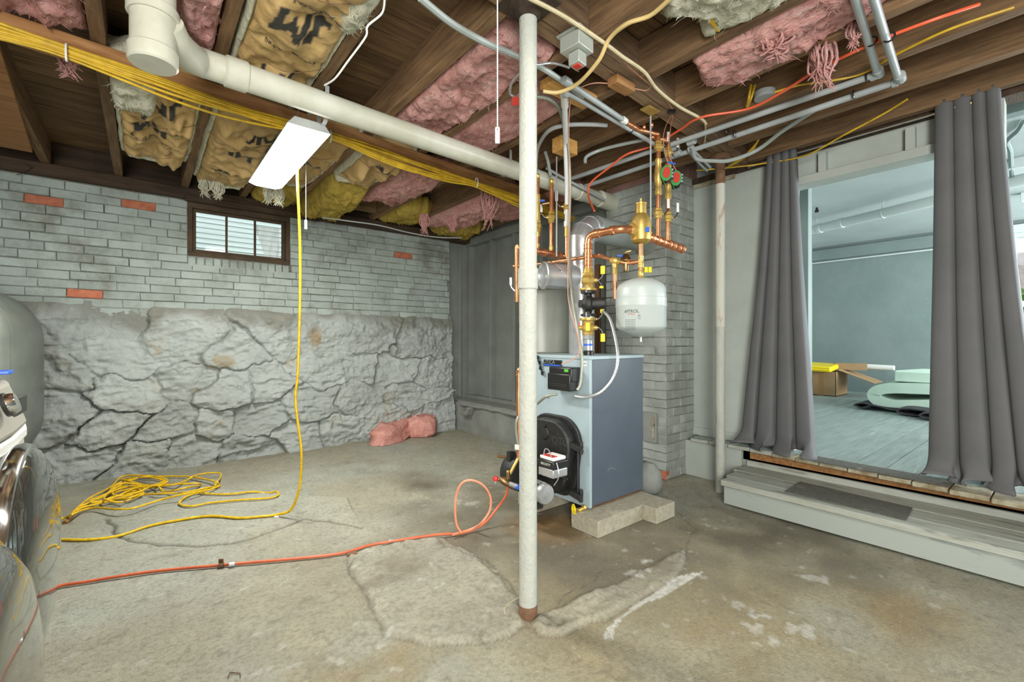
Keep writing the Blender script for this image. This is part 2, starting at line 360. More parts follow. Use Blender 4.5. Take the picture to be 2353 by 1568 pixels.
# ---- basement floor: one slab with cracks, raised patches and stains of its own
def floor_slab():
    st = .0095; xs = np.arange(-1.6, 3.5+st, st); ys = np.arange(-.4, 4.8+st, st)
    X, Y = np.meshgrid(xs, ys, indexing='ij'); nu, nv = X.shape; X = X.ravel(); Y = Y.ravel()
    P = np.stack([X, Y, X*0], 1)
    wx = X+.03*fbm(P*7, 3, 11); wy = Y+.03*fbm(P*7, 3, 12)
    z = .006*fbm(P*1.7, 3, 1)+.0015*fbm(P*22, 3, 2)
    base = np.array(lin('a19f8c')); gray = np.array(lin('a3a89c')); tan = np.array(lin('948867')); dk = np.array(lin('66604f')); rust = np.array(lin('8a6a3c')); wh = np.array(lin('d6d8d2'))
    n1 = fbm(P*1.6, 4, 5); n2 = fbm(P*5, 4, 6); n3 = fbm(P*3.1, 4, 9)
    def blend(c, k, t): k = np.clip(k, 0, 1)[:, None]; return c*(1-k)+t*k
    c = np.tile(base, (len(X), 1))
    c = blend(c, (n1*1.8+.2), gray)
    def zone(px, py, r, s=.5, rx=1.0):
        q = PZ(px, py, 0); return np.clip(1-np.hypot((X-q.x)/rx, Y-q.y)/r, 0, 1)**s
    c = blend(c, zone(1700, 1480, 1.3, .6)*(.8+n2*.8), tan)
    c = blend(c, zone(1550, 1330, .9, .7)*(.7+n3), tan)
    c = blend(c, zone(2100, 1420, .28, .6)*(.7+n2), np.array(lin('93805a')))
    c = blend(c, zone(2200, 1520, .7, .6)*(.4+n1*2), gray)
    c = blend(c, zone(1060, 1540, .7, .7)*(.3+n2*1.6), tan)
    c = blend(c, zone(1250, 1230, .95, .6)*(.8+n3*1.5), dk)
    c = blend(c, zone(1020, 1120, .8, .8)*(.35+n3*1.4), dk)
    c = blend(c, zone(1700, 1230, .7, .7)*(.5+n2*1.6), dk)
    c = blend(c, zone(1850, 1300, .7, .7)*(.3+n3*1.6), dk)
    c = blend(c, zone(700, 1350, .9, .7)*(.1+n3*1.3), np.array(lin('8b8470')))
    c = blend(c, zone(1265, 1205, .3, .7)*(.6+n2), rust)
    c = blend(c, zone(830, 1075, .3, .8)*(.3+n2*1.5), dk)
    c = blend(c, zone(180, 1130, .6, .8)*(.3+n2*.6), np.array(lin('857f68')))
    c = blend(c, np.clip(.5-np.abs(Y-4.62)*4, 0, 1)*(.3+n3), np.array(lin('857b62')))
    # A: raised slab edge on the left
    Aedge = g2([(243, 1196), (262, 1219), (300, 1240), (370, 1252), (440, 1255), (530, 1250), (620, 1226), (700, 1195), (760, 1200), (832, 1216)])
    Apoly = Aedge+g2([(800, 1150), (500, 1130), (300, 1150)])
    ins = inpoly(wx, wy, Apoly); d = distline(wx, wy, Aedge)
    z += np.where(ins, .016*sm(d, .25, .02), 0); z -= .014*sm(d, 0, .013)
    c = blend(c, ins*.5*sm(d, .5, 0), gray*1.12); c = blend(c, sm(d, .0, .014)*.95, dk*.35)
    # B, C: trowelled patches round the post
    Bp = g2([(800, 1280), (815, 1330), (850, 1400), (893, 1462), (980, 1488), (1100, 1486), (1165, 1468), (1208, 1440), (1198, 1400), (1150, 1330), (1085, 1275), (1020, 1240), (960, 1238), (870, 1256)])
    Cp = g2([(1225, 1436), (1240, 1464), (1300, 1468), (1348, 1436), (1400, 1428), (1470, 1385), (1550, 1335), (1578, 1295), (1572, 1258), (1520, 1290), (1440, 1330), (1340, 1372), (1290, 1400), (1240, 1418)])
    for poly, hgt, k in ((Bp, .007, .6), (Cp, .011, .5)):
        ins = inpoly(wx, wy, poly); d = distline(wx, wy, poly, True)
        lump = .009*np.clip(fbm(P*26, 3, 21, True)+.25, 0, 1)
        z += np.where(ins, (hgt*np.clip(1-d/.35, .25, 1)+.4*lump+.9*lump*sm(d, 0, .10))*np.clip(d/.022, 0, 1), 0)
        c = blend(c, ins*k*(.8+n2*.5), np.array(lin('b2b1a3')))
        c = blend(c, ins*np.clip(n3*2.4-.45, 0, .75), np.array(lin('77705d')))
        c = blend(c, sm(d, 0, .012)*np.where(ins, .3, .7), dk*.75)
    # thin cracks
    for pts, wd in (([(820, 1290), (800, 1320), (830, 1360), (855, 1400)], .006), ([(1000, 1245), (1060, 1275), (1120, 1290), (1170, 1340), (1196, 1390)], .008),
                    ([(1285, 1405), (1300, 1370), (1340, 1352), (1360, 1340), (1380, 1310), (1450, 1305)], .005), ([(1575, 1300), (1570, 1250), (1600, 1215), (1560, 1180)], .006),
                    ([(640, 1187), (700, 1193)], .005), ([(1060, 1090), (1190, 1050)], .002)):
        d = distline(wx+.01*fbm(P*16, 2, 41), wy, g2(pts)); z -= .004*sm(d, 0, wd); c = blend(c, sm(d, 0, wd)*.75, dk*.5)
    # white paint and plaster
    wp = g2([(1388, 1470), (1392, 1448), (1450, 1400), (1510, 1362), (1560, 1325), (1616, 1314), (1600, 1326), (1560, 1350), (1520, 1377), (1480, 1388), (1430, 1425), (1412, 1448), (1408, 1472)])
    c = blend(c, inpoly(X+.012*n2, Y+.012*n3, wp)*(.75+.3*n2), wh)
    for px, py, r in ((1508, 1262, .05), (1482, 1290, .06), (1470, 1325, .08), (1072, 1155, .1), (1730, 1400, .1), (1740, 1450, .12), (1840, 1440, .1), (1880, 1335, .08), (2150, 1370, .06), (1600, 1320, .05)):
        q = PZ(px, py, 0); d = np.hypot(X-q.x, Y-q.y); c = blend(c, np.clip((1-d/r)*2+fbm(P*26, 3, 31)*2.6-1.3, 0, .75 if r < .08 else .4), wh)
    c *= (1+.16*fbm(P*14, 4, 51)+.10*fbm(P*3.3, 4, 52))[:, None]
    sp = np.clip(fbm(P*34, 2, 53)*3-1.3, 0, .3); c = blend(c, sp, dk*.7); sp = np.clip(fbm(P*[16, 24, 1], 3, 54)*3-1.5, 0, .3); c = blend(c, sp, wh)
    global FLZ; FLZ = (z.reshape(nu, nv), xs[0], ys[0], st)
    V = np.stack([X, Y, z], 1)
    o = mk('floor', V, grid_faces(nu, nv, flip=False), m_floor, quads=True, sharp=0, col=c)
    return o
def fz(x, y):
    Zg, a, b_, st = FLZ; i = int(min(max((x-a)/st, 0), Zg.shape[0]-1)); j = int(min(max((y-b_)/st, 0), Zg.shape[1]-1)); return float(Zg[i, j])
def PF(px, py, h=.01): p = PZ(px, py, h); return Vector((p.x, p.y, fz(p.x, p.y)+h))
fl = floor_slab(); fl['kind'] = 'structure'
B(-1.6, 3.5, -2.3, -.4, -.05, 0).build('floor', m_conc)['kind'] = 'structure'
# ---- left wall: brick above, rubble stone below
wl = S('wall_left', (.8, 4.7, 0))
YB = 4.715
wx0, wx1, wz0, wz1 = .29, 1.09, 1.775, 2.23          # window opening
mb = MB(); yb = YB+.005
mb.box(-1.6, wx0, yb, yb+.25, 0, 2.25); mb.box(wx1, 2.86, yb, yb+.25, 0, 2.25); mb.box(wx0, wx1, yb, yb+.25, 0, wz0)
mb.build('mortar_bed', m_mortar, wl)
def brick_mesh(L, h, dp, seed):
    r = random.Random(seed); e = .0038; V = []; Fc = []
    j = lambda a=.0025: r.uniform(-a, a)
    ring0 = [(-L/2, dp, -h/2), (L/2, dp, -h/2), (L/2, dp, h/2), (-L/2, dp, h/2)]
    ring1 = [(x+j(), e+j(.001), z+j()) for x, _, z in ring0]
    ring2 = [(x*(1-2*e/L)+j(), j(.0022), z*(1-2*e/h)+j(.003)) for x, _, z in ring0]
    mids = [(0+j(.01), j(.002)-.001, -h/2+e), (0+j(.01), j(.002)-.001, h/2-e)]
    V = ring0+ring1+ring2+mids
    for a in (0, 4):
        for i in range(4):
            k = (i+1) % 4; 
            if a == 4 and i == 0: Fc.append((4, 5, 9, 12, 8))
            elif a == 4 and i == 2: Fc.append((6, 7, 11, 13, 10))
            else: Fc.append((a+i, a+k, a+4+k, a+4+i))
    Fc += [(8, 12, 13, 11), (12, 9, 10, 13)]
    me = bpy.data.meshes.new('brick'); me.from_pydata(V, [], Fc); me.update()
    me.polygons.foreach_set('use_smooth', [True]*len(me.polygons)); me.set_sharp_from_angle(angle=.6)
    return me
def brick_set(mt, n=6): 
    out = []
    for k in range(n): me = brick_mesh(.210, .062, .05, k+len(mt.name)); me.materials.append(mt); out.append(me)
    return out
bg, br, brp, bch = brick_set(m_brick), brick_set(m_red, 2), brick_set(m_redp, 3), brick_set(m_brick2)
ch_ = None
def put_brick(parent, meshes, c, rz, sx=1, sz=1, name='brick'):
    o = bpy.data.objects.new(name, random.choice(meshes)); linkto(o, parent)
    L = LOC[parent.name]; o.location = Vector(c)-L; o.rotation_euler = (random.uniform(-.01, .01), random.uniform(-.016, .016), rz+random.uniform(-.01, .01)); o.scale = (sx, 1, sz*(1.035 if parent is ch_ else 1.02)); return o
row = 0; z = 1.275
redat = [PY(97, 466, YB), PY(348, 468, YB), PY(160, 682, YB), PY(909, 585, YB)]
while z < 2.235:
    x = -1.3+(.107 if row % 2 else 0)+random.uniform(-.02, .02)
    while x < 2.86:
        x1 = x+random.uniform(.195, .228); segs = [(x, min(x1, 2.855))]
        if z > wz0-.10 and x1 > wx0 and x < wx1:
            segs = []
            if x < wx0-.03: segs.append((x, wx0))
            if x1 > wx1+.03: segs.append((wx1, x1))
        if z < 1.40:      # ragged meeting with the stones
            segs = [s for s in segs if z > 1.25+.06*math.sin(s[0]*2.3)]
        for a, b_ in segs:
            if b_-a < .04: continue
            cx = (a+b_)/2; ms = bg
            for q in redat:
                if abs(q.x-cx) < .107 and abs(q.z-z) < .034: ms = br
            put_brick(wl, ms, (cx, YB-.004+random.uniform(-.003, .003), z), 0, (b_-a-.004)/.210)
        x = x1
    z += .0665; row += 1
x = wx0+.03
while x < wx1+.02:       # rowlock course under the window
    o = put_brick(wl, bg, (x, YB-.004, wz0-.05), 0); o.rotation_euler = (0, PI/2+random.uniform(-.03, .03), 0); o.scale = (.38, 1, .86); x += .061
def stones():
    seeds = [(150, 760), (235, 825), (430, 800), (545, 815), (650, 790), (760, 775), (860, 780), (960, 785), (120, 850), (300, 900), (400, 880), (520, 900), (615, 880), (720, 850), (835, 845), (905, 850), (985, 860),
             (130, 960), (240, 970), (380, 975), (500, 970), (610, 960), (720, 930), (820, 920), (950, 915), (180, 1060), (320, 1060), (450, 1040), (570, 1030), (690, 1005), (790, 985), (890, 965), (990, 955)]
    Sd = [(PY(a, b, 4.68).x, PY(a, b, 4.68).z) for a, b in seeds]+[(-1.05, 1.1), (-1.2, .7), (-.95, .35), (-1.4, .3), (-1.45, 1.0)]
    Sd = np.array(Sd); st = .0095
    xs = np.arange(-1.6, 2.875, st); zs = np.arange(-.02, 1.36, st)
    X, Z = np.meshgrid(xs, zs, indexing='ij'); nu, nv = X.shape; X = X.ravel(); Z = Z.ravel(); P = np.stack([X, Z, X*0+3], 1)
    wx = X+.16*fbm(P*3, 5, 3); wz = Z+.11*fbm(P*3.6, 5, 4)
    D = np.hypot((wx[:, None]-Sd[None, :, 0])*.72, (wz[:, None]-Sd[None, :, 1])*1.25)
    idx = np.argsort(D, axis=1)[:, :2]; d1 = np.take_along_axis(D, idx[:, :1], 1)[:, 0]; d2 = np.take_along_axis(D, idx[:, 1:2], 1)[:, 0]
    lab = idx[:, 0]; g = d2-d1
    r = np.random.default_rng(3); tx = r.uniform(-.14, .14, len(Sd)); tz = r.uniform(-.18, .08, len(Sd)); off = r.uniform(-.02, .035, len(Sd))
    h = .03+.6*off[lab]+tx[lab]*(X-Sd[lab, 0])+tz[lab]*(Z-Sd[lab, 1])+.02*np.clip(.9-Z, 0, 1)
    h += .012*fbm(P*[7, 22, 1]+fbm(P*4, 3, 46)[:, None]*1.5, 4, 18, True)
    h += .045*fbm(P*[3, 4.5, 1]+(lab[:, None]*3.1)*.3, 5, 7)+.030*fbm(P*[6, 11, 1]+fbm(P*3, 3, 44)[:, None]*1.2, 5, 8, True)+.010*fbm(P*[20, 34, 1], 4, 14, True)
    hb = .03+.02*fbm(P*3, 3, 91); kk = np.clip(g/.022, 0, 1); kk = kk*kk*(3-2*kk); h = hb+(h-hb)*(.25+.75*kk)
    jd = .014*np.clip(.35+2.2*fbm(P*2.6, 3, 17), .05, 1)
    h -= jd*np.clip(1-g/.018, 0, 1)**1.2
    h = np.where(Z > 1.22, h*np.clip((1.36-Z)/.14, 0, 1)-.012*np.clip((Z-1.26)*10, 0, 1), h)
    h = np.clip(h, .004*(Z < 1.265), .14)
    c = np.tile(np.array(lin('abb2af')), (len(X), 1))
    gk = np.clip(1-g/.016, 0, 1)*np.clip(fbm(P*3, 3, 19)*2+.25, 0, 1)
    c = c*(1-gk[:, None]*.75)+np.array(lin('5c584a'))*gk[:, None]*.75
    top = np.clip((Z-1.12)*7+fbm(P*4, 4, 23)*1.6-.2, 0, .85)[:, None]; c = c*(1-top)+np.array(lin('77776c'))*top
    lf = np.clip((-.1-X)*1.3+fbm(P*6, 4, 29)*2-.5, 0, .6)[:, None]; c = c*(1-lf)+np.array(lin('85837a'))*lf
    q = PY(722, 775, 4.68); br_ = np.clip((1-np.hypot((X-q.x)*1.6, Z-q.z)/.13)*2+fbm(P*9, 3, 33), 0, 1)[:, None]*((X > q.x-.06)[:, None]); c = c*(1-br_)+np.array(lin('97866a'))*br_
    q = PY(515, 832, 4.68); br_ = np.clip((1-np.hypot((X-q.x), (Z-q.z)*1.6)/.1)*2+fbm(P*9, 3, 34), 0, .8)[:, None]; c = c*(1-br_)+np.array(lin('a0906c'))*br_
    V = np.stack([X, YB-h, Z], 1); Q = grid_faces(nu, nv); fl_ = lab[Q[:, 0]]
    for k in range(len(Sd)):
        q = Q[fl_ == k]
        if not len(q): continue
        u, inv = np.unique(q.ravel(), return_inverse=True)
        mk('stone', V[u], inv.reshape(-1, 4), m_stone, wl, quads=True, sharp=0, col=c[u])
stones()
# sill timber and rim joist on the wall
ts = S('trim_1', (.8, 4.7, 2.24))
B(-1.6, 3.2, 4.66, 4.85, 2.245, 2.335).build('sill_beam', m_dark, ts, bevel=.008)
for a, b_ in ((-1.6, -.3), (-.3, 1.5), (1.5, 3.2)): B(a, b_, 4.74, 4.78, 2.335, 2.53).build('rim_board', m_dark, ts)
B(wx0-.02, wx1+.25, 4.64, 4.7, 2.225, 2.27).build('lintel_board', m_dark, ts, bevel=.005)
# basement window
wn = S('window_1', (.69, 4.75, wz0))
fy = 4.745
mb = MB()
for a in ((wx0, wx1, wz0, wz0+.035), (wx0, wx1, wz1-.045, wz1)): mb.box(a[0], a[1], fy-.03, fy+.08, a[2], a[3])
for a, b_ in ((wx0, wx0+.035), (wx1-.035, wx1)): mb.box(a, b_, fy-.03, fy+.08, wz0+.035, wz1-.045)
mb.build('outer_frame', m_win, wn, bevel=.004)
mb = MB(); sx0, sx1, sz0, sz1 = wx0+.035, wx1-.035, wz0+.035, wz1-.045
for a in ((sx0, sx1, sz0, sz0+.03), (sx0, sx1, sz1-.02, sz1)): mb.box(a[0], a[1], fy+.012, fy+.045, a[2], a[3])
for a, b_ in ((sx0, sx0+.028), (sx1-.028, sx1)): mb.box(a, b_, fy+.012, fy+.045, sz0+.03, sz1-.02)
mb.build('sash', m_win, wn, bevel=.003)
pw = (sx1-sx0-.056)/3
for k in (1, 2): B(sx0+.028+k*pw-.008, sx0+.028+k*pw+.008, fy+.014, fy+.04, sz0+.03, sz1-.02).build('muntin', m_win, wn)
for k in range(3): B(sx0+.028+k*pw+.008, sx0+.028+(k+1)*pw-.008, fy+.026, fy+.029, sz0+.03, sz1-.02).build('pane', m_glass, wn)
# torn plastic behind the right pane
pv = []; 
for i in range(9):
    for j in range(9):
        pv.append((sx1-.03-.22*(i/8)*(.55+.45*(j/8)), fy+.10+.012*math.sin(i*1.7+j), sz0+.03+.3*(j/8)))
tp = mk('torn_plastic_sheet', pv, [tuple(q) for q in grid_faces(9, 9)], mat('milky_plastic', 'dfe6e4', .3, alpha=.55))
tag(tp, 'torn milky plastic sheet hanging outside the right pane of the small window', 'plastic sheet')
# neighbour house siding and ground outside
nh = T('neighbour_house', 'white clapboard house wall seen through the small basement window', 'house', (2.0, 7.2, 1.6))
B(-2.5, 7, 7.26, 7.4, 1.6, 6).build('wall', m_side, nh)
for k in range(60): MB().obox((2.2, 7.235, 1.7+k*.068), Vector((4.7, 0, 0)), Vector((0, .004, 0)), Vector((0, .010, .035))).build('clapboard', m_side, nh)
g = B(-4, 9, 4.97, 12, 1.45, 1.6).build('floor', m_ground); g['kind'] = 'structure'
# ---- back wall: low concrete wall, ledge, framed partition above
wb = S('wall_back', (3.0, 3.6, 0))
mb = MB(); n = 40; V = []; st = .02
ys = np.arange(2.45, 4.74, .02); zs = np.arange(0, .345, .02)
Y, Z = np.meshgrid(ys, zs, indexing='ij'); P = np.stack([Y.ravel(), Z.ravel(), Y.ravel()*0], 1)
h = .012*fbm(P*4, 4, 61)+.03*np.clip((Z.ravel()-.30)*20, 0, 1)*(fbm(P*6, 3, 62))
mk('low_wall', np.stack([2.905-h, P[:, 0], P[:, 1]], 1), grid_faces(*Y.shape), m_conc, wb, quads=True, sharp=0)
B(2.93, 3.3, 2.4, 4.80, 0, .33).build('footing', m_conc, wb)
xs = np.arange(2.86, 3.24, .02); X, Y = np.meshgrid(xs, ys, indexing='ij'); P = np.stack([X.ravel(), Y.ravel(), X.ravel()*0], 1)
zz = .352+.006*fbm(P*6, 3, 63)-.05*np.clip((2.9-P[:, 0])*20, 0, 1)*(fbm(P*5, 3, 64) > -.15)
V1 = np.stack([P[:, 0]+.02*fbm(P*[0, 9, 0], 2, 65)*(P[:, 0] < 2.92), P[:, 1], zz], 1)
mk('ledge', V1, grid_faces(*X.shape), m_conc, wb, quads=True, sharp=0)
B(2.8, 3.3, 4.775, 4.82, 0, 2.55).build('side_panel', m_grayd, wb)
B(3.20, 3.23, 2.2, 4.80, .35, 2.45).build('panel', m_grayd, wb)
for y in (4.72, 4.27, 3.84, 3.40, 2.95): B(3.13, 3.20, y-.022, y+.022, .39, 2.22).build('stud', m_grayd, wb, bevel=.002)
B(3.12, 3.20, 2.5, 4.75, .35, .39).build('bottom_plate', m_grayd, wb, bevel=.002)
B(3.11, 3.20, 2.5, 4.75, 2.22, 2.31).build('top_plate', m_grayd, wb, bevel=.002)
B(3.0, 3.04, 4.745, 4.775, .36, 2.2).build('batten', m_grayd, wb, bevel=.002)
MB().obox(PX(1068, 948, 2.86), Vector((.03, 0, 0)), Vector((0, .05, 0)), Vector((0, 0, .028))).build('cleat', m_conc, wb, bevel=.004)
MB().obox(PX(1079, 945, 2.85), Vector((.04, 0, 0)), Vector((0, .012, .01)), Vector((0, -.02, .04))).build('cleat', m_conc, wb, bevel=.004)
# ---- room shell behind the camera
B(-1.65, -1.6, -2.3, 4.75, 0, 2.5).build('wall_near', m_conc)['kind'] = 'structure'
B(-1.6, 3.4, -2.35, -2.3, 0, 2.5).build('wall_right', m_conc)['kind'] = 'structure'
# ---- chimney
ch = T('chimney', 'grey painted brick chimney behind the boiler with red bricks near its top', 'chimney', (3.28, 2.2, 0))
ch_ = ch
CXf, CY0, CY1, CX1 = 3.05, 1.93, 2.50, 3.52
B(CXf+.006, CX1, CY0+.006, CY1-.01, 0, 2.52).build('core', m_mortar, ch)
z = .035; row = 0
while z < 2.52:
    ms = bch if z < 2.2 else (brp if z > 2.30 else bch)
    ms2 = bch if z < 2.36 else brp
    if z < .1: ms = br
    o = .1 if row % 2 else 0
    ys_ = [CY0+v for v in ((0, .2, .41, .57) if row % 2 else (0, .1, .31, .52, .57))]
    for a, b_ in zip(ys_, ys_[1:]):
        put_brick(ch, ms if (a > CY0+.05 or z < 2.3) else ms, (CXf, (a+b_)/2, z), -PI/2, (b_-a-.002)/.210)
    xs_ = [CXf+v for v in ((0.0, .1, .31, .47) if row % 2 else (0.0, .2, .41, .47))]
    for a, b_ in zip(xs_, xs_[1:]): put_brick(ch, ms2, ((a+b_)/2, CY0, z), 0, (b_-a-.004)/.210)
    z += .0672; row += 1
cd = mk('cleanout_door', *(lambda m: (m.v, m.f))(MB().box(CXf-.02, CXf+.0, 2.0, 2.12, .27, .50)), m_conc, ch, bevel=.004)
MB().box(CXf-.028, CXf-.018, 2.015, 2.03, .3, .47).box(CXf-.03, CXf-.018, 2.015, 2.05, .4, .42).build('door_latch', m_edge, ch)
rk = MB().lathe([(.02, 0), (.085, .01), (.1, .06), (.095, .14), (.05, .2), (.0, .21)], PZ(1488, 1130)+Vector((.0, 0, 0)), (0, 0, 1), 9)
rk = mk('rubble_stone', np.array(rk.v)+.012*np.stack([fbm(np.array(rk.v)*14, 2, s) for s in (1, 2, 3)], 1), rk.f, m_conc, sharp=50)
tag(rk, 'rough grey stone lump on the floor between boiler and chimney', 'stone')
# ---- raised room: partition wall, platform, far walls
wp = S('wall_partition', (3.45, 1.6, .3))
XW = 3.45
B(XW, XW+.09, 1.20, 1.93, .3, 2.33).build('panel', m_grayw, wp)
B(XW-.012, XW, 1.20, 1.93, .3, .36).build('skirting', m_grayw, wp, bevel=.002)
B(XW-.02, XW, 1.60, 1.93, 2.27, 2.33).build('bare_plate', m_edge, wp)
B(XW, XW+.09, .30, 1.20, 2.13, 2.30).build('header_panel', m_grayw, wp)
B(XW-.04, XW+.10, .27, 1.24, 2.095, 2.15).build('header_beam', m_grayw, wp, bevel=.003)
for px in (1894, 2095):
    q = PX(px, 360, XW); B(XW-.045, XW, q.y-.022, q.y+.022, 2.145, 2.275).build('cleat', m_grayw, wp, bevel=.002)
B(XW-.02, XW+.10, .225, .31, .3, 2.42).build('end_post', m_grayw, wp, bevel=.003)
B(XW-.03, XW+.11, .0, 1.95, 2.30, 2.345).build('top_plate', m_dark, wp)
pf = S('floor', (5.6, 1, .3))
def edge_x(y): 
    pts = [(2.0, 3.30), (1.5, 3.31), (.8, 3.245), (.134, 3.144), (-1.5, 3.05)]
    for (a, xa), (b_, xb) in zip(pts, pts[1:]):
        if y >= b_: return xa+(xb-xa)*(a-y)/(a-b_)
    return 3.05
y = 2.6; k = 0
while y > -2.2:
    wd = random.uniform(.135, .16); yy = y-wd
    cut = random.uniform(4.3, 6.4); e = edge_x((y+yy)/2) if y < 1.97 else 3.55
    if y < 1.97: 
        B(e, 3.36 if y > 0 else 3.4, yy+.003, y-.003, .272, .299-random.uniform(0, .003)).build('plank_end', m_edge if y<1.3 else m_step, pf, bevel=.004)
        e = 3.365 if y > 0 else 3.405
    for a, b_ in ((e, cut), (cut+.004, 8.2)):
        B(a, b_, yy+.003, y-.003, .27, .3-random.uniform(0, .002)).build('plank', m_plat, pf)
    y = yy
B(3.36, 3.40, -2.2, 1.95, 0, .27).build('riser_wall', m_conc, pf)
B(3.33, 3.36, 1.50, 1.97, 0, .27).build('riser_wall', m_grayw, pf)
B(3.35, 3.36, -2.2, 1.45, .215, .27).build('rim_board', m_beam, pf)
B(3.36, 8.2, -2.2, 2.6, .2, .262).build('subfloor', m_dark, pf)
wf = S('wall_far', (8.2, 1, .3))
FX = 8.2; q0 = PX(2322, 600, FX); wy1 = q0.y; wy0 = wy1-.95; fz0, fz1 = .72, 2.35
mb = MB().box(FX, FX+.2, wy1, 2.7, 0, 2.6).box(FX, FX+.2, -2.5, wy0, 0, 2.6).box(FX, FX+.2, wy0, wy1, 0, fz0).box(FX, FX+.2, wy0, wy1, fz1, 2.6)
mb.build('plaster', m_teal, wf)
B(FX-.05, FX, wy1+.1, 2.62, 2.30, 2.46).build('upper_ledge', m_teal, wf, bevel=.004)
TB([(FX-.03, 2.6, 2.27), (FX-.03, wy1+.2, 2.27)], .012).build('wall_conduit', m_tealw, wf)
B(3.55, 8.4, 2.6, 2.7, 0, 2.6).build('wall_side', m_tealc)['kind'] = 'structure'
sw = S('wall_window_side', (5.6, -2.4, .3))
MB().box(3.3, 4.0, -2.5, -2.4, 0, 2.6).box(7.2, 8.4, -2.5, -2.4, 0, 2.6).box(4.0, 7.2, -2.5, -2.4, 0, .8).box(4.0, 7.2, -2.5, -2.4, 2.2, 2.6).build('plaster', m_tealc, sw)
w2 = S('window_2', (FX, wy1-.5, fz0))
mb = MB()
for a in ((wy0, wy1, fz0, fz0+.05), (wy0, wy1, fz1-.05, fz1), (wy0+.05, wy1-.05, 1.46, 1.53)): mb.box(FX-.03, FX+.1, a[0], a[1], a[2], a[3])
for a, b_ in ((wy0, wy0+.05), (wy1-.05, wy1)): mb.box(FX-.03, FX+.1, a, b_, fz0+.05, fz1-.05)
mb.build('window_frame', m_tealw, w2, bevel=.004)
B(FX-.06, FX, wy0-.08, wy1+.1, fz1, fz1+.1).build('window_head', m_tealw, w2, bevel=.004)
B(FX+.05, FX+.055, wy0+.05, wy1-.05, fz0+.05, 1.46).build('pane', m_glass, w2)
B(FX+.05, FX+.055, wy0+.05, wy1-.05, 1.53, fz1-.05).build('pane', m_glass, w2)
c2 = S('ceiling', (5.8, .3, 2.5))
B(3.56, 8.3, -2.4, 2.6, 2.5, 2.56).build('plaster', m_tealc, c2)
for x in (4.1, 5.4, 6.7): B(x-.05, x+.05, -2.4, .33, 2.42, 2.5).build('painted_joist', m_tealw if x > 5 else m_teal, c2, bevel=.004)
B(3.5, 3.56, .2, 2.6, 2.33, 2.55).build('edge_board', m_tealc, c2)
q = PX(1850, 700, 4.6); mb = B(4.57, 4.66, q.y-.035, q.y+.045, .3, 2.5); o = mb.build('square_post', m_teal, bevel=.004)
tag(o, 'teal painted square post just behind the left curtain', 'post')
# outside the far window
g = B(8.45, 16, -6, 6, -.1, .2).build('floor', m_ground); g['kind'] = 'structure'
xs = np.linspace(9.5, 13, 40); ys = np.linspace(-5, 5, 90); X, Y = np.meshgrid(xs, ys, indexing='ij'); P = np.stack([X.ravel(), Y.ravel(), X.ravel()*0], 1)
zb = .15+(P[:, 0]-9.5)*.75+.14*fbm(P*3, 4, 71)
bk = mk('rock_bank', np.stack([P[:, 0], P[:, 1], zb], 1), grid_faces(40, 90), m_ground, quads=True, sharp=0); tag(bk, 'pale rocky bank outside the far window', 'bank')
def bush(c, r, n, seed, label):
    rr = np.random.default_rng(seed); V = []; Fc = []
    for k in range(n):
        u = rr.normal(size=3); u /= np.linalg.norm(u); p = np.array(c)+u*r*rr.uniform(.6, 1)*np.array([1, 1, .8]); a = rr.normal(size=3)*.035; b_ = rr.normal(size=3)*.035
        i = len(V); V += [p-a, p+b_, p+a, p-b_]; Fc.append((i, i+1, i+2, i+3))
    o = mk('leafy_bush', V, Fc, m_leaf, smooth=False); tag(o, label, 'bush')
bush((9.6, .45, 1.35), .5, 900, 4, 'green bush in the upper sash of the far window')
bush((9.4, .2, .75), .45, 800, 5, 'low green bush in the lower sash of the far window')
# ---- ceiling: joists, subfloor planks, girder
ce = S('ceiling', (1, 2, 2.33))
ZJ = 2.335
def girder_y(x): return 1.31+(x-1.144)*.085+.03
JL = [-1.38, -.97, -.55, -.15, .27, .69, 1.09, 1.48, 1.88, 2.28, 2.68, 3.05]
for x in JL:
    B(x-.026, x+.026, girder_y(x)+.07, 4.70, ZJ, 2.52).build('joist', m_wood, ce, bevel=.003)
for x in (.31, .70, 1.10, 1.50, 1.90, 2.27, 2.64, 3.0, 3.36):
    B(x-.028, x+.028, -2.2, girder_y(x)-.07, ZJ-.01, 2.51).build('joist', m_wood, ce, bevel=.003)
y = 4.75; k = 0
while y > -2.2:
    wd = random.uniform(.13, .17)
    cuts = sorted([random.uniform(-.8, 2.8) for _ in range(2)]); xs_ = [-1.6]+cuts+[3.55]
    for a, b_ in zip(xs_, xs_[1:]): B(a+.001, b_-.001, y-wd+.004, y-.002, 2.52, 2.54+random.uniform(0, .004)).build('plank', m_woodx, ce)
    y -= wd
B(-1.7, 3.6, -2.4, 4.95, 2.55, 2.6).build('upper_deck', m_dark, ce)
a0 = Vector((-1.6, girder_y(-1.6), 2.425)); a1 = Vector((3.5, girder_y(3.5), 2.425))
MB().bar(a0+Vector((0, .035, 0)), a1+Vector((0, .035, 0)), .066, .17, (0, 0, 1)).build('girder', m_woodg, ce, bevel=.004)
MB().bar(a0-Vector((0, .035, 0)), a1-Vector((0, .035, 0)), .066, .17, (0, 0, 1)).build('girder', m_woodg, ce, bevel=.004)
MB().prism([(-1.0, 2.75), (-.47, 2.75), (-.575, 4.38), (-1.05, 4.36)], (0, 0, 2.308), (1, 0, 0), (0, 1, 0), (0, 0, .024)).build('wide_board', m_beam, ce, bevel=.002)
for x0, x1, yy in ((.30, .66, 3.62), (1.51, 1.85, 4.5)): B(x0, x1, yy-.02, yy+.02, 2.36, 2.5).build('blocking', m_woodx, ce, bevel=.002)
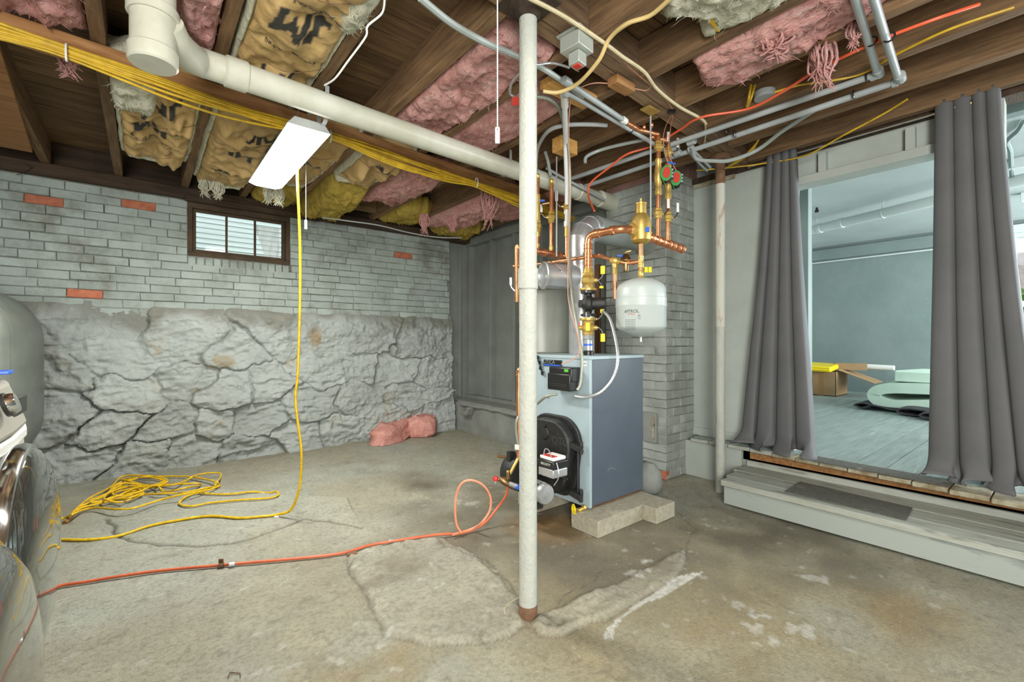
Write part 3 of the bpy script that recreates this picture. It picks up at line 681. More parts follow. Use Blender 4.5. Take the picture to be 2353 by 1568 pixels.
for i in range(5):      # cross bridging between joists
    x = (-.15, 1.09, 1.48, 1.88, .27)[i]; MB().bar((x+.03, 3.0, 2.36), (x+.37, 3.04, 2.5), .035, .02).build('bridging', m_wood, ce)
# beam that carries the yellow cables
b0 = Vector((-1.5, 2.53, 2.28)); b1 = Vector((3.1, 2.965, 2.28))
MB().bar(b0, b1, .04, .10, (0, 0, 1)).build('cable_beam', m_beam, ce, bevel=.003)
# ================================================================ POSTS AND LARGE PIPES
def one(name, mb, m, label, cat, group=None, bevel=0, sharp=38):
    o = mb.build(name, m, bevel=bevel, sharp=sharp); return tag(o, label, cat, group)
pp = Vector((1.144, 1.315, 0))
po = T('support_post', 'white painted steel post in the foreground, standing on the cracked floor patch', 'post', pp)
MB().lathe([(.034, .02), (.034, 1.24), (.034, 2.30)], pp, n=28).build('shaft', m_post, po)
MB().lathe([(.034, 1.245), (.0385, 1.25), (.0385, 1.325), (.034, 1.33)], pp, n=28).build('collar', m_post, po)
MB().lathe([(.0355, -.01), (.0355, .03), (.0345, .045)], pp, n=20).build('rusty_foot', m_rust, po)
MB().lathe([(.034, 2.28), (.05, 2.30), (.055, 2.32), (.075, 2.325), (.075, 2.333)], pp, n=28).build('cap', m_dark, po)
MB().obox(pp+Vector((0, 0, 2.336)), Vector((.09, 0, 0)), Vector((0, .09, 0)), Vector((0, 0, .004))).build('top_plate', m_dark, po)
qq = PZ(1655, 1131, 0)
p2 = T('support_post', 'slim rust-streaked white post beside the left end of the wooden step', 'post', qq)
MB().lathe([(.031, 0), (.031, 1.4), (.031, 2.0)], qq, n=24).build('shaft', m_post, p2)
MB().lathe([(.0312, 1.15), (.0312, 2.14)], qq, n=24).build('streaked_shaft', m_postr, p2); MB().lathe([(.0316, 2.14), (.0316, 2.30)], qq, n=24).build('rusty_top', m_rust, p2)
MB().lathe([(.031, 2.29), (.07, 2.30), (.07, 2.335)], qq, n=24).build('cap', m_rust, p2)
# ---- white drain line under the joists
zd = 2.205
p0 = PZ(535, 168, zd); p1 = PZ(1388, 462, zd); dr = (p1-p0).normalized()
dn = T('drain_pipe', 'thick white plastic drain line with a wye fitting under the joists', 'pipe', p0)
MB().cyl(p0-dr*.02, p1+dr*.3, .057, 32).build('pipe', m_pvc, dn)
MB().cyl(p0-dr*.035, p0+dr*.06, .064, 32).build('hub', m_pvc, dn)
q = PZ(1325, 440, zd); MB().cyl(q, q+dr*.09, .063, 28).build('hub', m_pvc, dn)
q = PZ(1375, 456, zd); MB().cyl(q, q+dr*.2, .066, 28).build('hub', m_pvc, dn)
sx = O+ray(352, 75)*1.6            # vertical stack of the wye
top = sx+Vector((0, 0, .30)); bot = O+ray(352, 148)*1.6
MB().cyl(bot, top, .066, 32).build('stack', m_pvc, dn)
MB().cyl(bot-Vector((0, 0, .004)), bot+Vector((0, 0, .055)), .073, 32).build('cap_hub', m_pvc, dn)
q = O+ray(352, 42)*1.6; MB().cyl(q, q+Vector((0, 0, .035)), .076, 32).build('hub', m_pvc, dn)
TB(spline([W(380, 55, 1.62), W(400, 95, 1.68), W(430, 125, 1.78), p0-dr*.12, p0], 8), .057, 28).build('bend', m_pvc, dn)
# straps on the drain
def strap(q, r, m, up=.14):
    s_ = frame(dr)[0]
    ring = [q+(s_*math.cos(t)+Vector((0, 0, 1))*math.sin(t))*r for t in np.linspace(-PI, 0, 12)]
    mb = MB(); P = [ring[0]+Vector((0, 0, up))]+ring+[ring[-1]+Vector((0, 0, up))]
    for a, b_ in zip(P, P[1:]): mb.bar(a, b_, .02, .002, dr.cross((b_-a).normalized()))
    return mb
tag(strap(PZ(742, 262, zd), .0585, m_pex, .12).build('pipe_strap', m_pex), 'thin light strap holding the drain line near the shop light', 'strap')
tag(strap(PZ(1160, 385, zd), .0585, m_steel, .10).build('pipe_strap', m_steel), 'perforated steel strap on the drain line left of the post', 'strap')
# ================================================================ BOILER
Bx0, Bx1, By0, By1, Bz0, Bz1 = 1.95, 2.452, 1.712, 2.20, .105, .965
bo = T('boiler', 'blue-grey cast iron oil boiler standing on concrete blocks', 'boiler', (2.2, 1.95, .09))
B(Bx0, Bx0+.02, By0, By1, Bz0, Bz1).build('front_panel', m_jl, bo, bevel=.004)
B(Bx0+.02, Bx1, By0, By0+.015, Bz0+.01, Bz1-.02).build('side_panel', m_jd, bo, bevel=.004)
B(Bx0+.02, Bx1, By1-.015, By1, Bz0+.01, Bz1-.02).build('side_panel', m_jd, bo, bevel=.004)
B(Bx1-.015, Bx1, By0+.015, By1-.015, Bz0+.01, Bz1-.02).build('rear_panel', m_jd, bo)
B(Bx0-.004, Bx1+.004, By0-.004, By1+.004, Bz1-.022, Bz1).build('top_panel', m_jl, bo, bevel=.005)
B(Bx0+.04, Bx1-.02, By0+.03, By1-.03, .12, .3).build('base', m_blk, bo)
MB().box(Bx0+.03, Bx1, By0+.02, By0+.05, .095, .108).build('base_rail', m_brown, bo)
fx = Bx0
# arched burner door
def arch(y0, y1, z0, z1, r, n=8):
    P = []
    for cy, cz, a in ((y1-r, z1-r, 0), (y0+r, z1-r, PI/2), (y0+r, z0+r*.8, PI), (y1-r, z0+r*.8, 1.5*PI)):
        rr = r if cz > z0+r else r*.8
        for k in range(n+1): t = a+PI/2*k/n; P.append((cy+rr*math.cos(t), cz+rr*math.sin(t)))
    return P
MB().prism(arch(1.765, 2.19, .135, .605, .15), (fx, 0, 0), (0, 1, 0), (0, 0, 1), (-.025, 0, 0)).build('door_flange', m_blk, bo, bevel=.006)
dr_ = MB().prism(arch(1.79, 2.175, .155, .585, .15), (fx-.02, 0, 0), (0, 1, 0), (0, 0, 1), (-.07, 0, 0)).build('burner_door', m_blk, bo, bevel=.012)
mb = MB()
for z_ in (.27, .375): mb.bar((fx-.088, 1.80, z_), (fx-.088, 1.92, z_), .012, .012)
mb.build('door_rib', m_blk, dr_, bevel=.003)
for z_ in (.445, .175):
    MB().bar((fx-.06, 1.80, z_+.02), (fx-.04, 1.742, z_-.005), .05, .028).cyl((fx-.03, 1.752, z_-.035), (fx-.03, 1.752, z_+.035), .012, 12).build('hinge', m_blk, bo, bevel=.004)
MB().cyl((fx-.03, 1.775, .17), (fx-.03, 1.775, .44), .010, 10).build('hinge_rod', m_blk, bo)
mb = MB().lathe([(.038, 0), (.034, .006), (0, .007)], (fx-.09, 1.99, .50), (-1, 0, 0), 20); mb.cyl((fx-.09, 1.985, .545), (fx-.10, 1.985, .545), .010, 10)
mb.build('inspection_cover', m_blk, dr_)
text('QTL', .062, (fx-.0905, 1.865, .472), (0, -1, 0), (0, 0, 1), mat('raised_black_iron', '3a3b3b', .35), dr_, 'raised_lettering', .001, bold=.001)
for y_, z_ in ((1.757, .42), (1.76, .19), (2.05, .70), (1.81, .155)): MB().lathe([(.008, 0), (.006, .004), (0, .005)], (fx, y_, z_), (-1, 0, 0), 10).build('screw', m_steel, bo)
# badge, gauge, label, tape
B(fx-.006, fx, 1.93, 2.09, .895, .935).build('badge', m_blkp, bo, bevel=.002)
B(fx-.0075, fx-.006, 1.935, 2.085, .898, .906).build('badge_stripe', m_blu, bo)
text('UTICA', .034, (fx-.0075, 2.035, .92), (0, -1, 0), (0, 0, 1), m_steel, bo)
gp = PX(1271, 861, fx)
mb = MB().lathe([(.026, 0), (.026, .006), (.022, .008), (.022, .005), (0, .005)], gp, (-1, 0, 0), 24); mb.build('gauge_bezel', m_blkp, bo)
MB().lathe([(.018, .006), (.016, .0065), (0, .0065)], gp, (-1, 0, 0), 20).build('gauge_face', m_wht, bo)
MB().lathe([(.008, .007), (0, .0075)], gp, (-1, 0, 0), 12).bar(gp+Vector((-.0075, -.01, .008)), gp+Vector((-.0075, .01, -.008)), .003, .001).build('gauge_needle', m_prt, bo)
q = PX(1341, 836, fx); B(fx-.0015, fx, q.y-.022, q.y+.022, q.z-.013, q.z+.013).build('sticker', m_lab, bo)
text('30189', .016, (fx-.0018, q.y, q.z), (0, -1, 0), (0, 0, 1), m_prt, bo)
mb = MB()
for k in range(7): mb.obox(PX(1236+k*1.6, 822+k*6, fx-.012)+Vector((0, .004*math.sin(k*2), 0)), Vector((.002, .002, 0)), Vector((.004*(k % 2), .011, .003)), Vector((0, -.002, .012)))
mb.build('black_tape_strip', m_blkp, bo)
q = PX(1397, 1078, 1.9); mb = MB().tube(spline([PY(1395, 1084, By0)+Vector((0, -.0015, 0)), PY(1402, 1076, By0)+Vector((0, -.0015, 0)), PY(1414, 1078, By0)+Vector((0, -.0015, 0))], 5), .001, 5); mb.build('scratch', m_steel, bo)
# control box
cb = T('control_box', 'black aquastat control box with green display on the boiler front', 'control box', PX(1303, 905, fx))
ya, yb_ = PX(1335, 870, fx).y, PX(1279, 870, fx).y
B(fx-.085, fx-.001, ya-.005, yb_-.02, .815, .90).build('housing', m_blkp, cb, bevel=.008)
B(fx-.085, fx-.02, ya+.01, yb_-.02, .77, .82).build('cover', m_blkp, cb, bevel=.006)
B(fx-.092, fx-.02, ya+.0, yb_-.015, .765, .862).build('door', m_blkp, cb, bevel=.006)
B(fx-.0865, fx-.085, ya+.018, ya+.05, .874, .89).build('display', m_disp, cb)
MB().box(fx-.0935, fx-.092, ya+.03, yb_-.04, .79, .793).box(fx-.0935, fx-.092, ya+.03, yb_-.04, .8, .803).build('moulding', m_prt, cb)
# drain valve with yellow wheel
dv = T('drain_valve', 'brass boiler drain valve with yellow handwheel above the front block', 'valve', W(1345, 1175, 2.45))
q = PX(1345, 1166, 1.945); MB().cyl(q, q+Vector((-.06, .0, -.005)), .011, 12).cyl(q+Vector((-.04, 0, 0)), q+Vector((-.045, 0, -.05)), .010, 12).cyl(q+Vector((-.005, 0, 0)), q+Vector((-.02, 0, 0)), .016, 6).build('body', m_brass, dv)
qw = q+Vector((-.075, .02, 0)); s1, s2 = frame(Vector((-1, .5, 0)))
ring = [qw+(s1*math.cos(t)+s2*math.sin(t))*(.024+.0022*math.cos(8*t)) for t in np.linspace(0, 2*PI, 48, endpoint=False)]
mb = MB().tube(ring, .0042, 7, closed=True)
for k in range(4): t = k*PI/2+.3; mb.tube([qw, qw+(s1*math.cos(t)+s2*math.sin(t))*.024], .0032, 6)
mb.build('handwheel', m_yel, dv); MB().cyl(q+Vector((-.05, .01, 0)), qw, .004, 8).build('stem', m_brass, dv)
# burner
bu = T('oil_burner', 'oil burner with silver motor bolted to the black boiler door', 'burner', (1.74, 1.9, .12))
bc = Vector((1.74, 1.965, .27))
MB().cyl(Vector((1.87, 1.985, .30)), Vector((1.72, 1.985, .30)), .052, 20).build('air_tube', m_blk, bu)
MB().lathe([(.06, 0), (.105, .012), (.108, .05), (.108, .11), (.1, .125), (.05, .13)], bc+Vector((0, .05, 0)), (0, 1, 0), 28).build('blower_housing', m_blk, bu)
MB().box(1.68, 1.80, 1.90, 2.10, .29, .37).build('housing_top', m_blk, bu, bevel=.01)
mo = Vector((1.70, 1.93, .222)); md = Vector((-.10, -1, 0)).normalized()
MB().lathe([(.035, 0), (.052, .01), (.052, .10), (.045, .11)], mo, md, 24).build('motor_body', m_blkp, bu)
mob = [o for o in bu.children if o.name.startswith('motor_body')][0]
mb = MB()
for k in range(14):
    t = 2*PI*k/14; a_, b_ = frame(md); rr = a_*math.cos(t)+b_*math.sin(t); mb.obox(mo+md*.055+rr*.053, md*.045, rr*.004, rr.cross(md)*.004)
mb.build('motor_rib', m_steel, mob)
MB().lathe([(.054, .108), (.056, .112), (.056, .135), (.05, .145), (.02, .147), (.018, .150), (0, .150)], mo, md, 28).build('motor_cap', m_steel, mob)
MB().obox(mo+md*.05+Vector((-.02, 0, -.068)), md*.055, Vector((.03, 0, 0)), Vector((0, 0, .018))).build('capacitor_box', m_blkp, bu, bevel=.004)
tb = PX(1258, 1085, 1.70); tbm = lambda z0, z1, g=0: MB().box(1.69-g, 1.80+g, tb.y-.055-g, tb.y+.065+g, z0, z1)
tbm(.315, .362).build('igniter_base', m_steel, bu, bevel=.006); tbm(.362, .405, .003).build('igniter_box', m_blkp, bu, bevel=.006); igb = [o for o in bu.children if o.name.startswith('igniter_box')][0]
tbm(.405, .425, -.006).build('igniter_lid', m_wht, igb, bevel=.006); MB().box(1.70, 1.74, tb.y-.04, tb.y+.05, .4252, .4258).build('warning_label', m_prtred, igb)
text('BECKETT', .018, (1.6865, tb.y, .385), (0, -1, 0), (0, 0, 1), m_wht, bu)
TB(spline([(1.70, tb.y+.03, .425), (1.70, tb.y+.02, .46), (1.70, tb.y-.01, .46), (1.70, tb.y-.03, .425)], 6), .003, 8).build('bail', m_steel, bu)
TB(spline([(1.71, tb.y-.06, .40), (1.70, tb.y-.085, .36), (1.70, tb.y-.08, .32), (1.70, tb.y-.05, .28)], 6), .003, 8).build('wire', m_steel, bu)
MB().box(1.66, 1.70, 2.07, 2.10, .30, .40).cyl((1.68, 2.09, .23), (1.68, 2.14, .23), .035, 16).build('fuel_pump', m_blkp, bu)
MB().box(1.655, 1.66, 2.06, 2.085, .27, .31).build('green_tag', m_green, bu)
# filter and red tap
fv = T('fuel_valve', 'bronze fuel line valve with small red handle beside the burner', 'valve', W(1160, 1110, 2.55))
q = W(1165, 1110, 2.55)
MB().lathe([(.012, -.05), (.02, -.03), (.022, 0), (.016, .02), (.012, .05)], q, RT*.8+Vector((0, 0, -.5)), 16).cyl(q+Vector((0, 0, .0)), q-RT*.05+Vector((0, 0, .02)), .010, 10).cyl(q+Vector((0, 0, 0)), q+RT*.01+Vector((0, 0, .06)), .009, 10).build('body', m_bras2, fv)
q2 = W(1139, 1104, 2.55); MB().lathe([(.004, -.015), (.014, -.012), (.016, 0), (.010, .01)], q2-Vector((0, 0, -.01)), (0, 0, 1), 6).build('handle', m_red2, fv)
MB().cyl(q2, q2-Vector((0, 0, .02)), .008, 8).build('nipple', m_steel, fv)
q3 = W(1195, 1128, 2.5); MB().cyl(q, q3+RT*.05, .014, 12).build('fuel_fitting', m_steel, fv); MB().cyl(W(1186, 1118, 2.5), W(1192, 1122, 2.5), .0155, 12).build('blue_sleeve', m_blu, fv)
# ---- concrete blocks
def cblock(x0, x1, y0, y1, label):
    tag(B(x0, x1, y0, y1, 0.002, .092).build('concrete_block', m_block, bevel=.003), label, 'block', 'solid concrete blocks under the boiler')
cblock(1.872, 2.268, 1.588, 1.782, 'solid concrete block under the front right corner of the boiler')
cblock(2.274, 2.466, 1.50, 1.89, 'solid concrete block under the rear right corner of the boiler, set crosswise')
cblock(1.872, 2.268, 2.06, 2.25, 'solid concrete block under the far left side of the boiler')
# ================================================================ FLUE
fc = Vector((2.28, 2.075, 0))
fu = T('flue_pipe', 'galvanised steel flue rising from the boiler and bending into the chimney', 'flue', fc+Vector((0, 0, .965)))
MB().lathe([(.085, .966), (.085, 1.30), (.087, 1.302), (.087, 1.31), (.085, 1.312), (.085, 1.60), (.087, 1.602), (.085, 1.61), (.085, 1.70)], fc, n=32).build('riser', m_steel, fu)
sd = Vector((-.93, .30, 0)).normalized(); sc = fc+Vector((0, 0, 1.475))
MB().lathe([(.083, .05), (.083, .27), (.09, .272), (.09, .285), (.083, .287), (.08, .29), (.078, .27), (0, .265)], sc, sd, 32).build('damper_stub', m_steel, fu)
zt = 1.80
mb = MB(); ctr = [fc+Vector((0, 0, 1.69)), fc+Vector((0, 0, 1.72)), fc+Vector((.03, 0, 1.775)), fc+Vector((.085, 0, 1.81)), fc+Vector((.13, 0, 1.82))]
mb.tube(ctr, [.086, .088, .09, .088, .088], 32, cap=False); mb.build('elbow', m_steel, fu, sharp=20)
for c_, d_ in ((ctr[2], Vector((.7, 0, .7))), (ctr[3], Vector((1, 0, .3)))): MB().lathe([(.09, -.003), (.092, 0), (.09, .003)], c_, d_, 32).build('seam_ring', m_steel, fu)
MB().lathe([(.088, 0), (.09, .003), (.088, .006), (.09, .35), (.09, .655)], fc+Vector((.125, 0, 1.82)), (1, .04, .02), 32).build('horizontal_duct', m_duct, fu)
MB().lathe([(.12, 0), (.10, .03), (.092, .045)], Vector((3.052, 2.11, 1.833)), (-1, 0, 0), 24).build('mortar_collar', m_conc, fu)
# ---- water tank and brown panel behind
wt = Vector((2.66, 2.72, 0))
wh_ = T('water_heater', 'tall grey cylindrical water tank behind the boiler', 'tank', wt)
MB().lathe([(.24, .02), (.26, .04), (.26, .96), (.262, .963), (.26, .966), (.26, 1.42), (.245, 1.45), (.1, 1.475), (0, 1.48)], wt, n=48).build('jacket', mat('grey_tank_jacket', '868a83', .35, c2='73786f', scale=2, stretch=(3, 3, .4)), wh_)
MB().cyl(wt+Vector((-.1, 0, 1.45)), wt+Vector((-.1, 0, 1.56)), .014, 12).build('nipple', m_bras2, wh_)
MB().lathe([(.27, 0), (.27, .02)], wt, n=32).build('base_ring', m_blkp, wh_)
q = PX(1380, 700, 3.0)
tag(MB().obox((3.0, 2.62, .95), Vector((.012, 0, 0)), Vector((0, .10, 0)), Vector((0, 0, .75))).build('rusty_panel', m_brown, bevel=.003), 'brown rust-stained board standing between the water tank and the chimney', 'board')
# ================================================================ NEAR-BOILER PIPING
def fitting(mb, p, d, r, L=.025): return mb.lathe([(r*.8, -L), (r*1.22, -L+.004), (r*1.22, -L*.5), (r*1.12, -L*.4), (r*1.12, L*.4), (r*1.22, L*.5), (r*1.22, L-.004), (r*.8, L)], p, d, 16)
def ubend(pts, r, n=12, rad=None):
    """pipe with rounded corners"""
    rad = rad or r*2.2; P = [Vector(p) for p in pts]; out = [P[0]]
    for a, b_, c_ in zip(P, P[1:], P[2:]):
        u = (a-b_); v = (c_-b_); k = min(rad, u.length*.45, v.length*.45); s_ = b_+u.normalized()*k; e = b_+v.normalized()*k
        for t in np.linspace(0, 1, 7): out.append(s_*(1-t)**2+b_*2*t*(1-t)+e*t*t)
    out.append(P[-1]); return TB(out, r, n)
def handle(parent, p, d, m, L=.075, up=Vector((0, 0, 1)), w_=.018):
    """lever handle: stands off along d, then runs along up"""
    d = Vector(d).normalized(); up = Vector(up).normalized()
    mb = MB().bar(p, p+d*.012, .010, .010); P = [p+d*.012, p+d*.03+up*.02, p+d*.034+up*.035, p+d*.034+up*L]
    sd_ = d.cross(up).normalized()
    MB().bar(p, P[0], .008, .008).bar(P[0], P[1], w_*.6, .004, d).bar(P[1], P[2], w_*.7, .004, d).build('lever', m_chrome, parent)
    MB().obox((P[2]+P[3])/2, sd_*.005, d*w_*.62, (P[3]-P[2])/2).build('lever_grip', m, parent, bevel=.003)
def ballvalve(parent, p, d, r, hd, hm, L=.035, hl=.075, up=Vector((0, 0, 1)), w_=.018):
    d = Vector(d).normalized()
    parent = MB().lathe([(r*1.25, -L), (r*1.45, -L+.003), (r*1.45, -L*.6), (r*1.3, -L*.55), (r*1.75, -L*.25), (r*1.75, L*.25), (r*1.3, L*.55), (r*1.45, L*.6), (r*1.45, L-.003), (r*1.25, L)], p, d, 8).build('valve_body', m_brass, parent, sharp=25)
    MB().cyl(p, Vector(p)+Vector(hd).normalized()*(r*2.3), r*.6, 10).build('valve_stem', m_brass, parent)
    handle(parent, Vector(p)+Vector(hd).normalized()*(r*2.2), hd, hm, hl, up, w_)
R1 = .0225; UP = Vector((0, 0, 1))
s0 = Vector((2.088, 1.847, .96)); zH = 1.69
sep = Vector((2.25, 1.587, zH))
sp = T('supply_piping', 'large copper supply riser and header with pump and valves above the boiler', 'piping', s0)
HR = -FW*.3+RT*.95   # sideways, where the levers sit
mid = W(1400, 523, 2.62); mid2 = W(1425, 521, 2.60)
MB().cyl(s0, s0+UP*.03, .034, 20).build('flange_collar', m_blkp, sp)
MB().cyl(s0+UP*.03, s0+UP*.10, .027, 20).build('nipple', m_steel, sp)
MB().cyl(s0+UP*.10, s0+UP*.128, .031, 8).build('union', m_steel, sp); MB().cyl(s0+UP*.06, s0+UP*.075, .0275, 16).build('blue_thread_seal', m_blu, sp)
ballvalve(sp, s0+UP*.17, UP, .024, HR, m_yel, .045, .085, -UP, .022)
MB().lathe([(.05, -.008), (.052, 0), (.05, .008)], s0+UP*.222, UP, 20).build('flange', m_brass, sp)
MB().cyl(s0+UP*.17-HR*.02, s0+UP*.17-HR*.055, .014, 10).build('purge_port', m_brass, sp)
MB().obox(s0+UP*.175-FW*.045-HR*.01, RT*.013, FW*.003, UP*.025).build('yellow_purge_handle', m_yel, sp, bevel=.002)
MB().obox(s0+UP*.19-HR*.06, RT*.007, FW*.007, UP*.012).build('red_cap', m_red2, sp, bevel=.002)
handle(sp, s0+UP*.222+HR*.05, HR, m_yel, .07, UP, .02)
# circulator
pc = s0+UP*.315
MB().lathe([(.045, -.075), (.045, -.062), (.022, -.058), (.024, -.04), (.042, -.02), (.046, 0), (.042, .02), (.024, .04), (.022, .058), (.045, .062), (.045, .075)], pc, UP, 24).build('pump_body', m_blk, sp)
MB().lathe([(.048, -.01), (.052, .0), (.048, .02), (.036, .03), (.036, .095), (.032, .105), (0, .106)], pc, HR, 24).build('pump_motor', m_blk, sp)
MB().obox(pc-HR*.045, HR*.012, HR.cross(UP)*.025, UP*.022).build('terminal_box', m_blkp, sp, bevel=.004)
MB().lathe([(.05, -.007), (.052, 0), (.05, .007)], s0+UP*.40, UP, 20).build('flange', m_brass, sp)
for dz_ in (.232, .392):
    for t in (.6, 3.6): MB().cyl(s0+UP*(dz_-.012)+Vector((math.cos(t), math.sin(t), 0))*.043, s0+UP*(dz_+.03)+Vector((math.cos(t), math.sin(t), 0))*.043, .005, 6).build('bolt', m_steel, sp)
ballvalve(sp, s0+UP*.455, UP, .024, HR, m_yel, .05, .085, UP, .022)
handle(sp, s0+UP*.455+HR*.045, HR, m_yel, .05, -UP, .02)
MB().lathe([(.034, .50), (.026, .53)], s0, UP, 20).build('reducer', m_brass, sp)
topc = Vector((s0.x, s0.y, zH))
ubend([s0+UP*.51, topc, mid2+UP*(zH-mid2.z), sep-(sep-mid2).normalized()*.05], R1, 18, .05).build('copper_riser', m_cop, sp)
mb = MB()
for z_ in (1.52, 1.565, 1.62): fitting(mb, (s0.x, s0.y, z_), UP, R1, .018)
dd = (mid2-topc); dd.z = 0; fitting(mb, topc+dd*.30, dd, R1, .02); fitting(mb, topc+dd*.78, dd, R1, .018)
mb.build('solder_fitting', m_cop, sp)
hx = Vector((2.76, 1.625, zH-.035)); hd_ = (hx-sep); hd_.z = -.035
hs = sep+Vector((.03, 0, -.02)); hdn = (hx-hs).normalized()
MB().cyl(hs, hx, R1, 18).build('header', m_cop, sp)
mb = MB()
for t in (.18, .32, .45, .60, .72, .86, .98): fitting(mb, hs+(hx-hs)*t, hx-hs, R1, .014)
mb.build('header_fitting', m_cop, sp)
# air separator
asp = T('air_separator', 'tall golden brass air separator on the copper header', 'air separator', sep-UP*.06)
MB().lathe([(.018, -.075), (.04, -.07), (.056, -.055), (.058, -.03), (.058, .05), (.045, .085), (.032, .10), (.030, .15), (.033, .152), (.033, .162), (.02, .168), (.006, .172), (.006, .19), (0, .192)], sep, UP, 32).build('body', m_brass, asp)
MB().lathe([(.034, -.018), (.036, -.014), (.036, .014), (.034, .018)], sep-(sep-mid2).normalized()*.055, sep-mid2, 6).build('hex_union', m_brass, asp)
MB().lathe([(.034, -.016), (.036, 0), (.034, .016)], sep+hdn*.055, hdn, 6).build('hex_union', m_brass, asp)
MB().obox(sep-FW*.052+RT*.02-UP*.005, RT*.012, FW*.008, UP*.014).build('blue_label', m_blu, asp)
# hanging expansion tank
et = Vector((sep.x, sep.y, 0))
ex = T('expansion_tank', 'light grey round expansion tank hanging under the air separator', 'tank', et+UP*1.07)
ubend([sep-UP*.07, et+UP*1.445], .0135, 12).build('drop_pipe', m_cop, ex)
MB().lathe([(.013, 1.42), (.016, 1.425), (.016, 1.46), (.012, 1.465)], et, UP, 8).build('brass_nipple', m_brass, ex)
mb = MB(); fitting(mb, et+UP*1.52, UP, .0135, .03); fitting(mb, et+UP*1.485, UP, .0145, .014); mb.build('tee', m_brass, ex)
for s_ in (0, 1): MB().obox(et+UP*1.462+RT*(.025+.022*s_)-FW*.02, RT*.009, FW*.004, UP*.016).build('yellow_shutoff', m_yel, ex, bevel=.002)
MB().lathe([(.0, 1.418), (.04, 1.416), (.09, 1.40), (.128, 1.375), (.14, 1.35), (.141, 1.30), (.144, 1.297), (.144, 1.262), (.1455, 1.255), (.1455, 1.25), (.142, 1.245), (.142, 1.135), (.135, 1.125), (.125, 1.115), (.06, 1.082), (.0, 1.07)], et, UP, 48).build('shell', m_tank, ex)
MB().cyl(et+UP*1.045, et+UP*1.075, .006, 8).build('air_valve', m_wht, ex)
def ontank(v):
    d = Vector((v.x-et.x, v.y-et.y, 0)); d = d.normalized()*.1428; return Vector((et.x+d.x, et.y+d.y, v.z))
ang = math.atan2(-et.y, -et.x); lr = Vector((math.sin(ang), -math.cos(ang), 0))*-1
if lr.dot(RT) < 0: lr = -lr
q = et-Vector((et.x, et.y, 0)).normalized()*.14-lr*.06
text('AMTROL', .026, q+UP*1.215, lr, UP, m_prt, ex, surf=ontank)
MB().prism([(0, 0), (.022, 0), (.011, .02)], ontank(q+UP*1.203-lr*.072)-FW*.001, lr, UP, -FW*.001).build('red_triangle', m_prtred, ex)
text('EXTROL', .013, q+UP*1.199+lr*.004, lr, UP, m_prtred, ex, surf=ontank)
for k in range(7): text('MAX WORKING PRESSURE', .0062, q+UP*(1.168-.009*k)-lr*.006, lr, UP, m_prt, ex, surf=ontank)
text('30', .014, q+UP*1.19+lr*.05, lr, UP, m_prt, ex, surf=ontank); text('1.0', .014, q+UP*1.176+lr*.05, lr, UP, m_prt, ex, surf=ontank)
# feed line with fill valve
fdp = [W(1180, 612, 3.15), W(1232, 608, 3.05), W(1373, 588, 2.75), W(1412, 598, 2.70), W(1440, 606, 2.68), et+UP*1.515]
fe = T('feed_piping', 'thin copper feed line with bronze pressure regulator crossing in front of the riser', 'piping', fdp[2])
ubend(fdp, .011, 12, .02).build('copper_line', m_cop, fe)
mb = MB(); fitting(mb, W(1380, 588, 2.745), fdp[3]-fdp[2], .011, .018); fitting(mb, W(1455, 604, 2.68), fdp[3]-fdp[2], .011, .014); fitting(mb, W(1305, 600, 2.9), fdp[1]-fdp[2], .011, .018); mb.build('solder_fitting', m_cop, fe)
q = W(1413, 600, 2.7); MB().lathe([(.012, -.03), (.02, -.025), (.02, -.01), (.024, -.008), (.024, .012), (.018, .02), (.02, .03), (.012, .035)], q, fdp[3]-fdp[2], 12).lathe([(.014, 0), (.018, -.02), (.016, -.04)], q, UP, 10).build('backflow_valve', m_brass, fe)
q = W(1438, 604, 2.69); MB().lathe([(.0, -.055), (.014, -.052), (.018, -.04), (.02, 0), (.036, .008), (.038, .014), (.03, .022), (.02, .045), (.008, .052), (.006, .065)], q, UP, 18).build('regulator', m_bras2, fe)
MB().bar(q+UP*.062, q+UP*.07+RT*.03, .012, .006).build('lever_tab', m_brass, fe); MB().obox(q+UP*.04-RT*.035, RT*.018, FW*.006, UP*.005).build('blue_tag', m_blu, fe)
q = W(1413, 612, 2.7); MB().cyl(q, W(1413, 688, 2.7), .0125, 14).build('discharge_tube', m_cop, fe); MB().cyl(q, q-UP*.05, .0145, 8).build('compression_nut', m_brass, fe)
q = W(1270, 606, 2.98); MB().cyl(q-RT*.02, q+RT*.02, .017, 8).build('valve_body', m_brass, fe)
MB().bar(q+UP*.01, W(1288, 622, 2.9), .012, .004).bar(W(1266, 601, 2.93), W(1290, 624, 2.9), .014, .005).build('lever', m_chrome, fe)
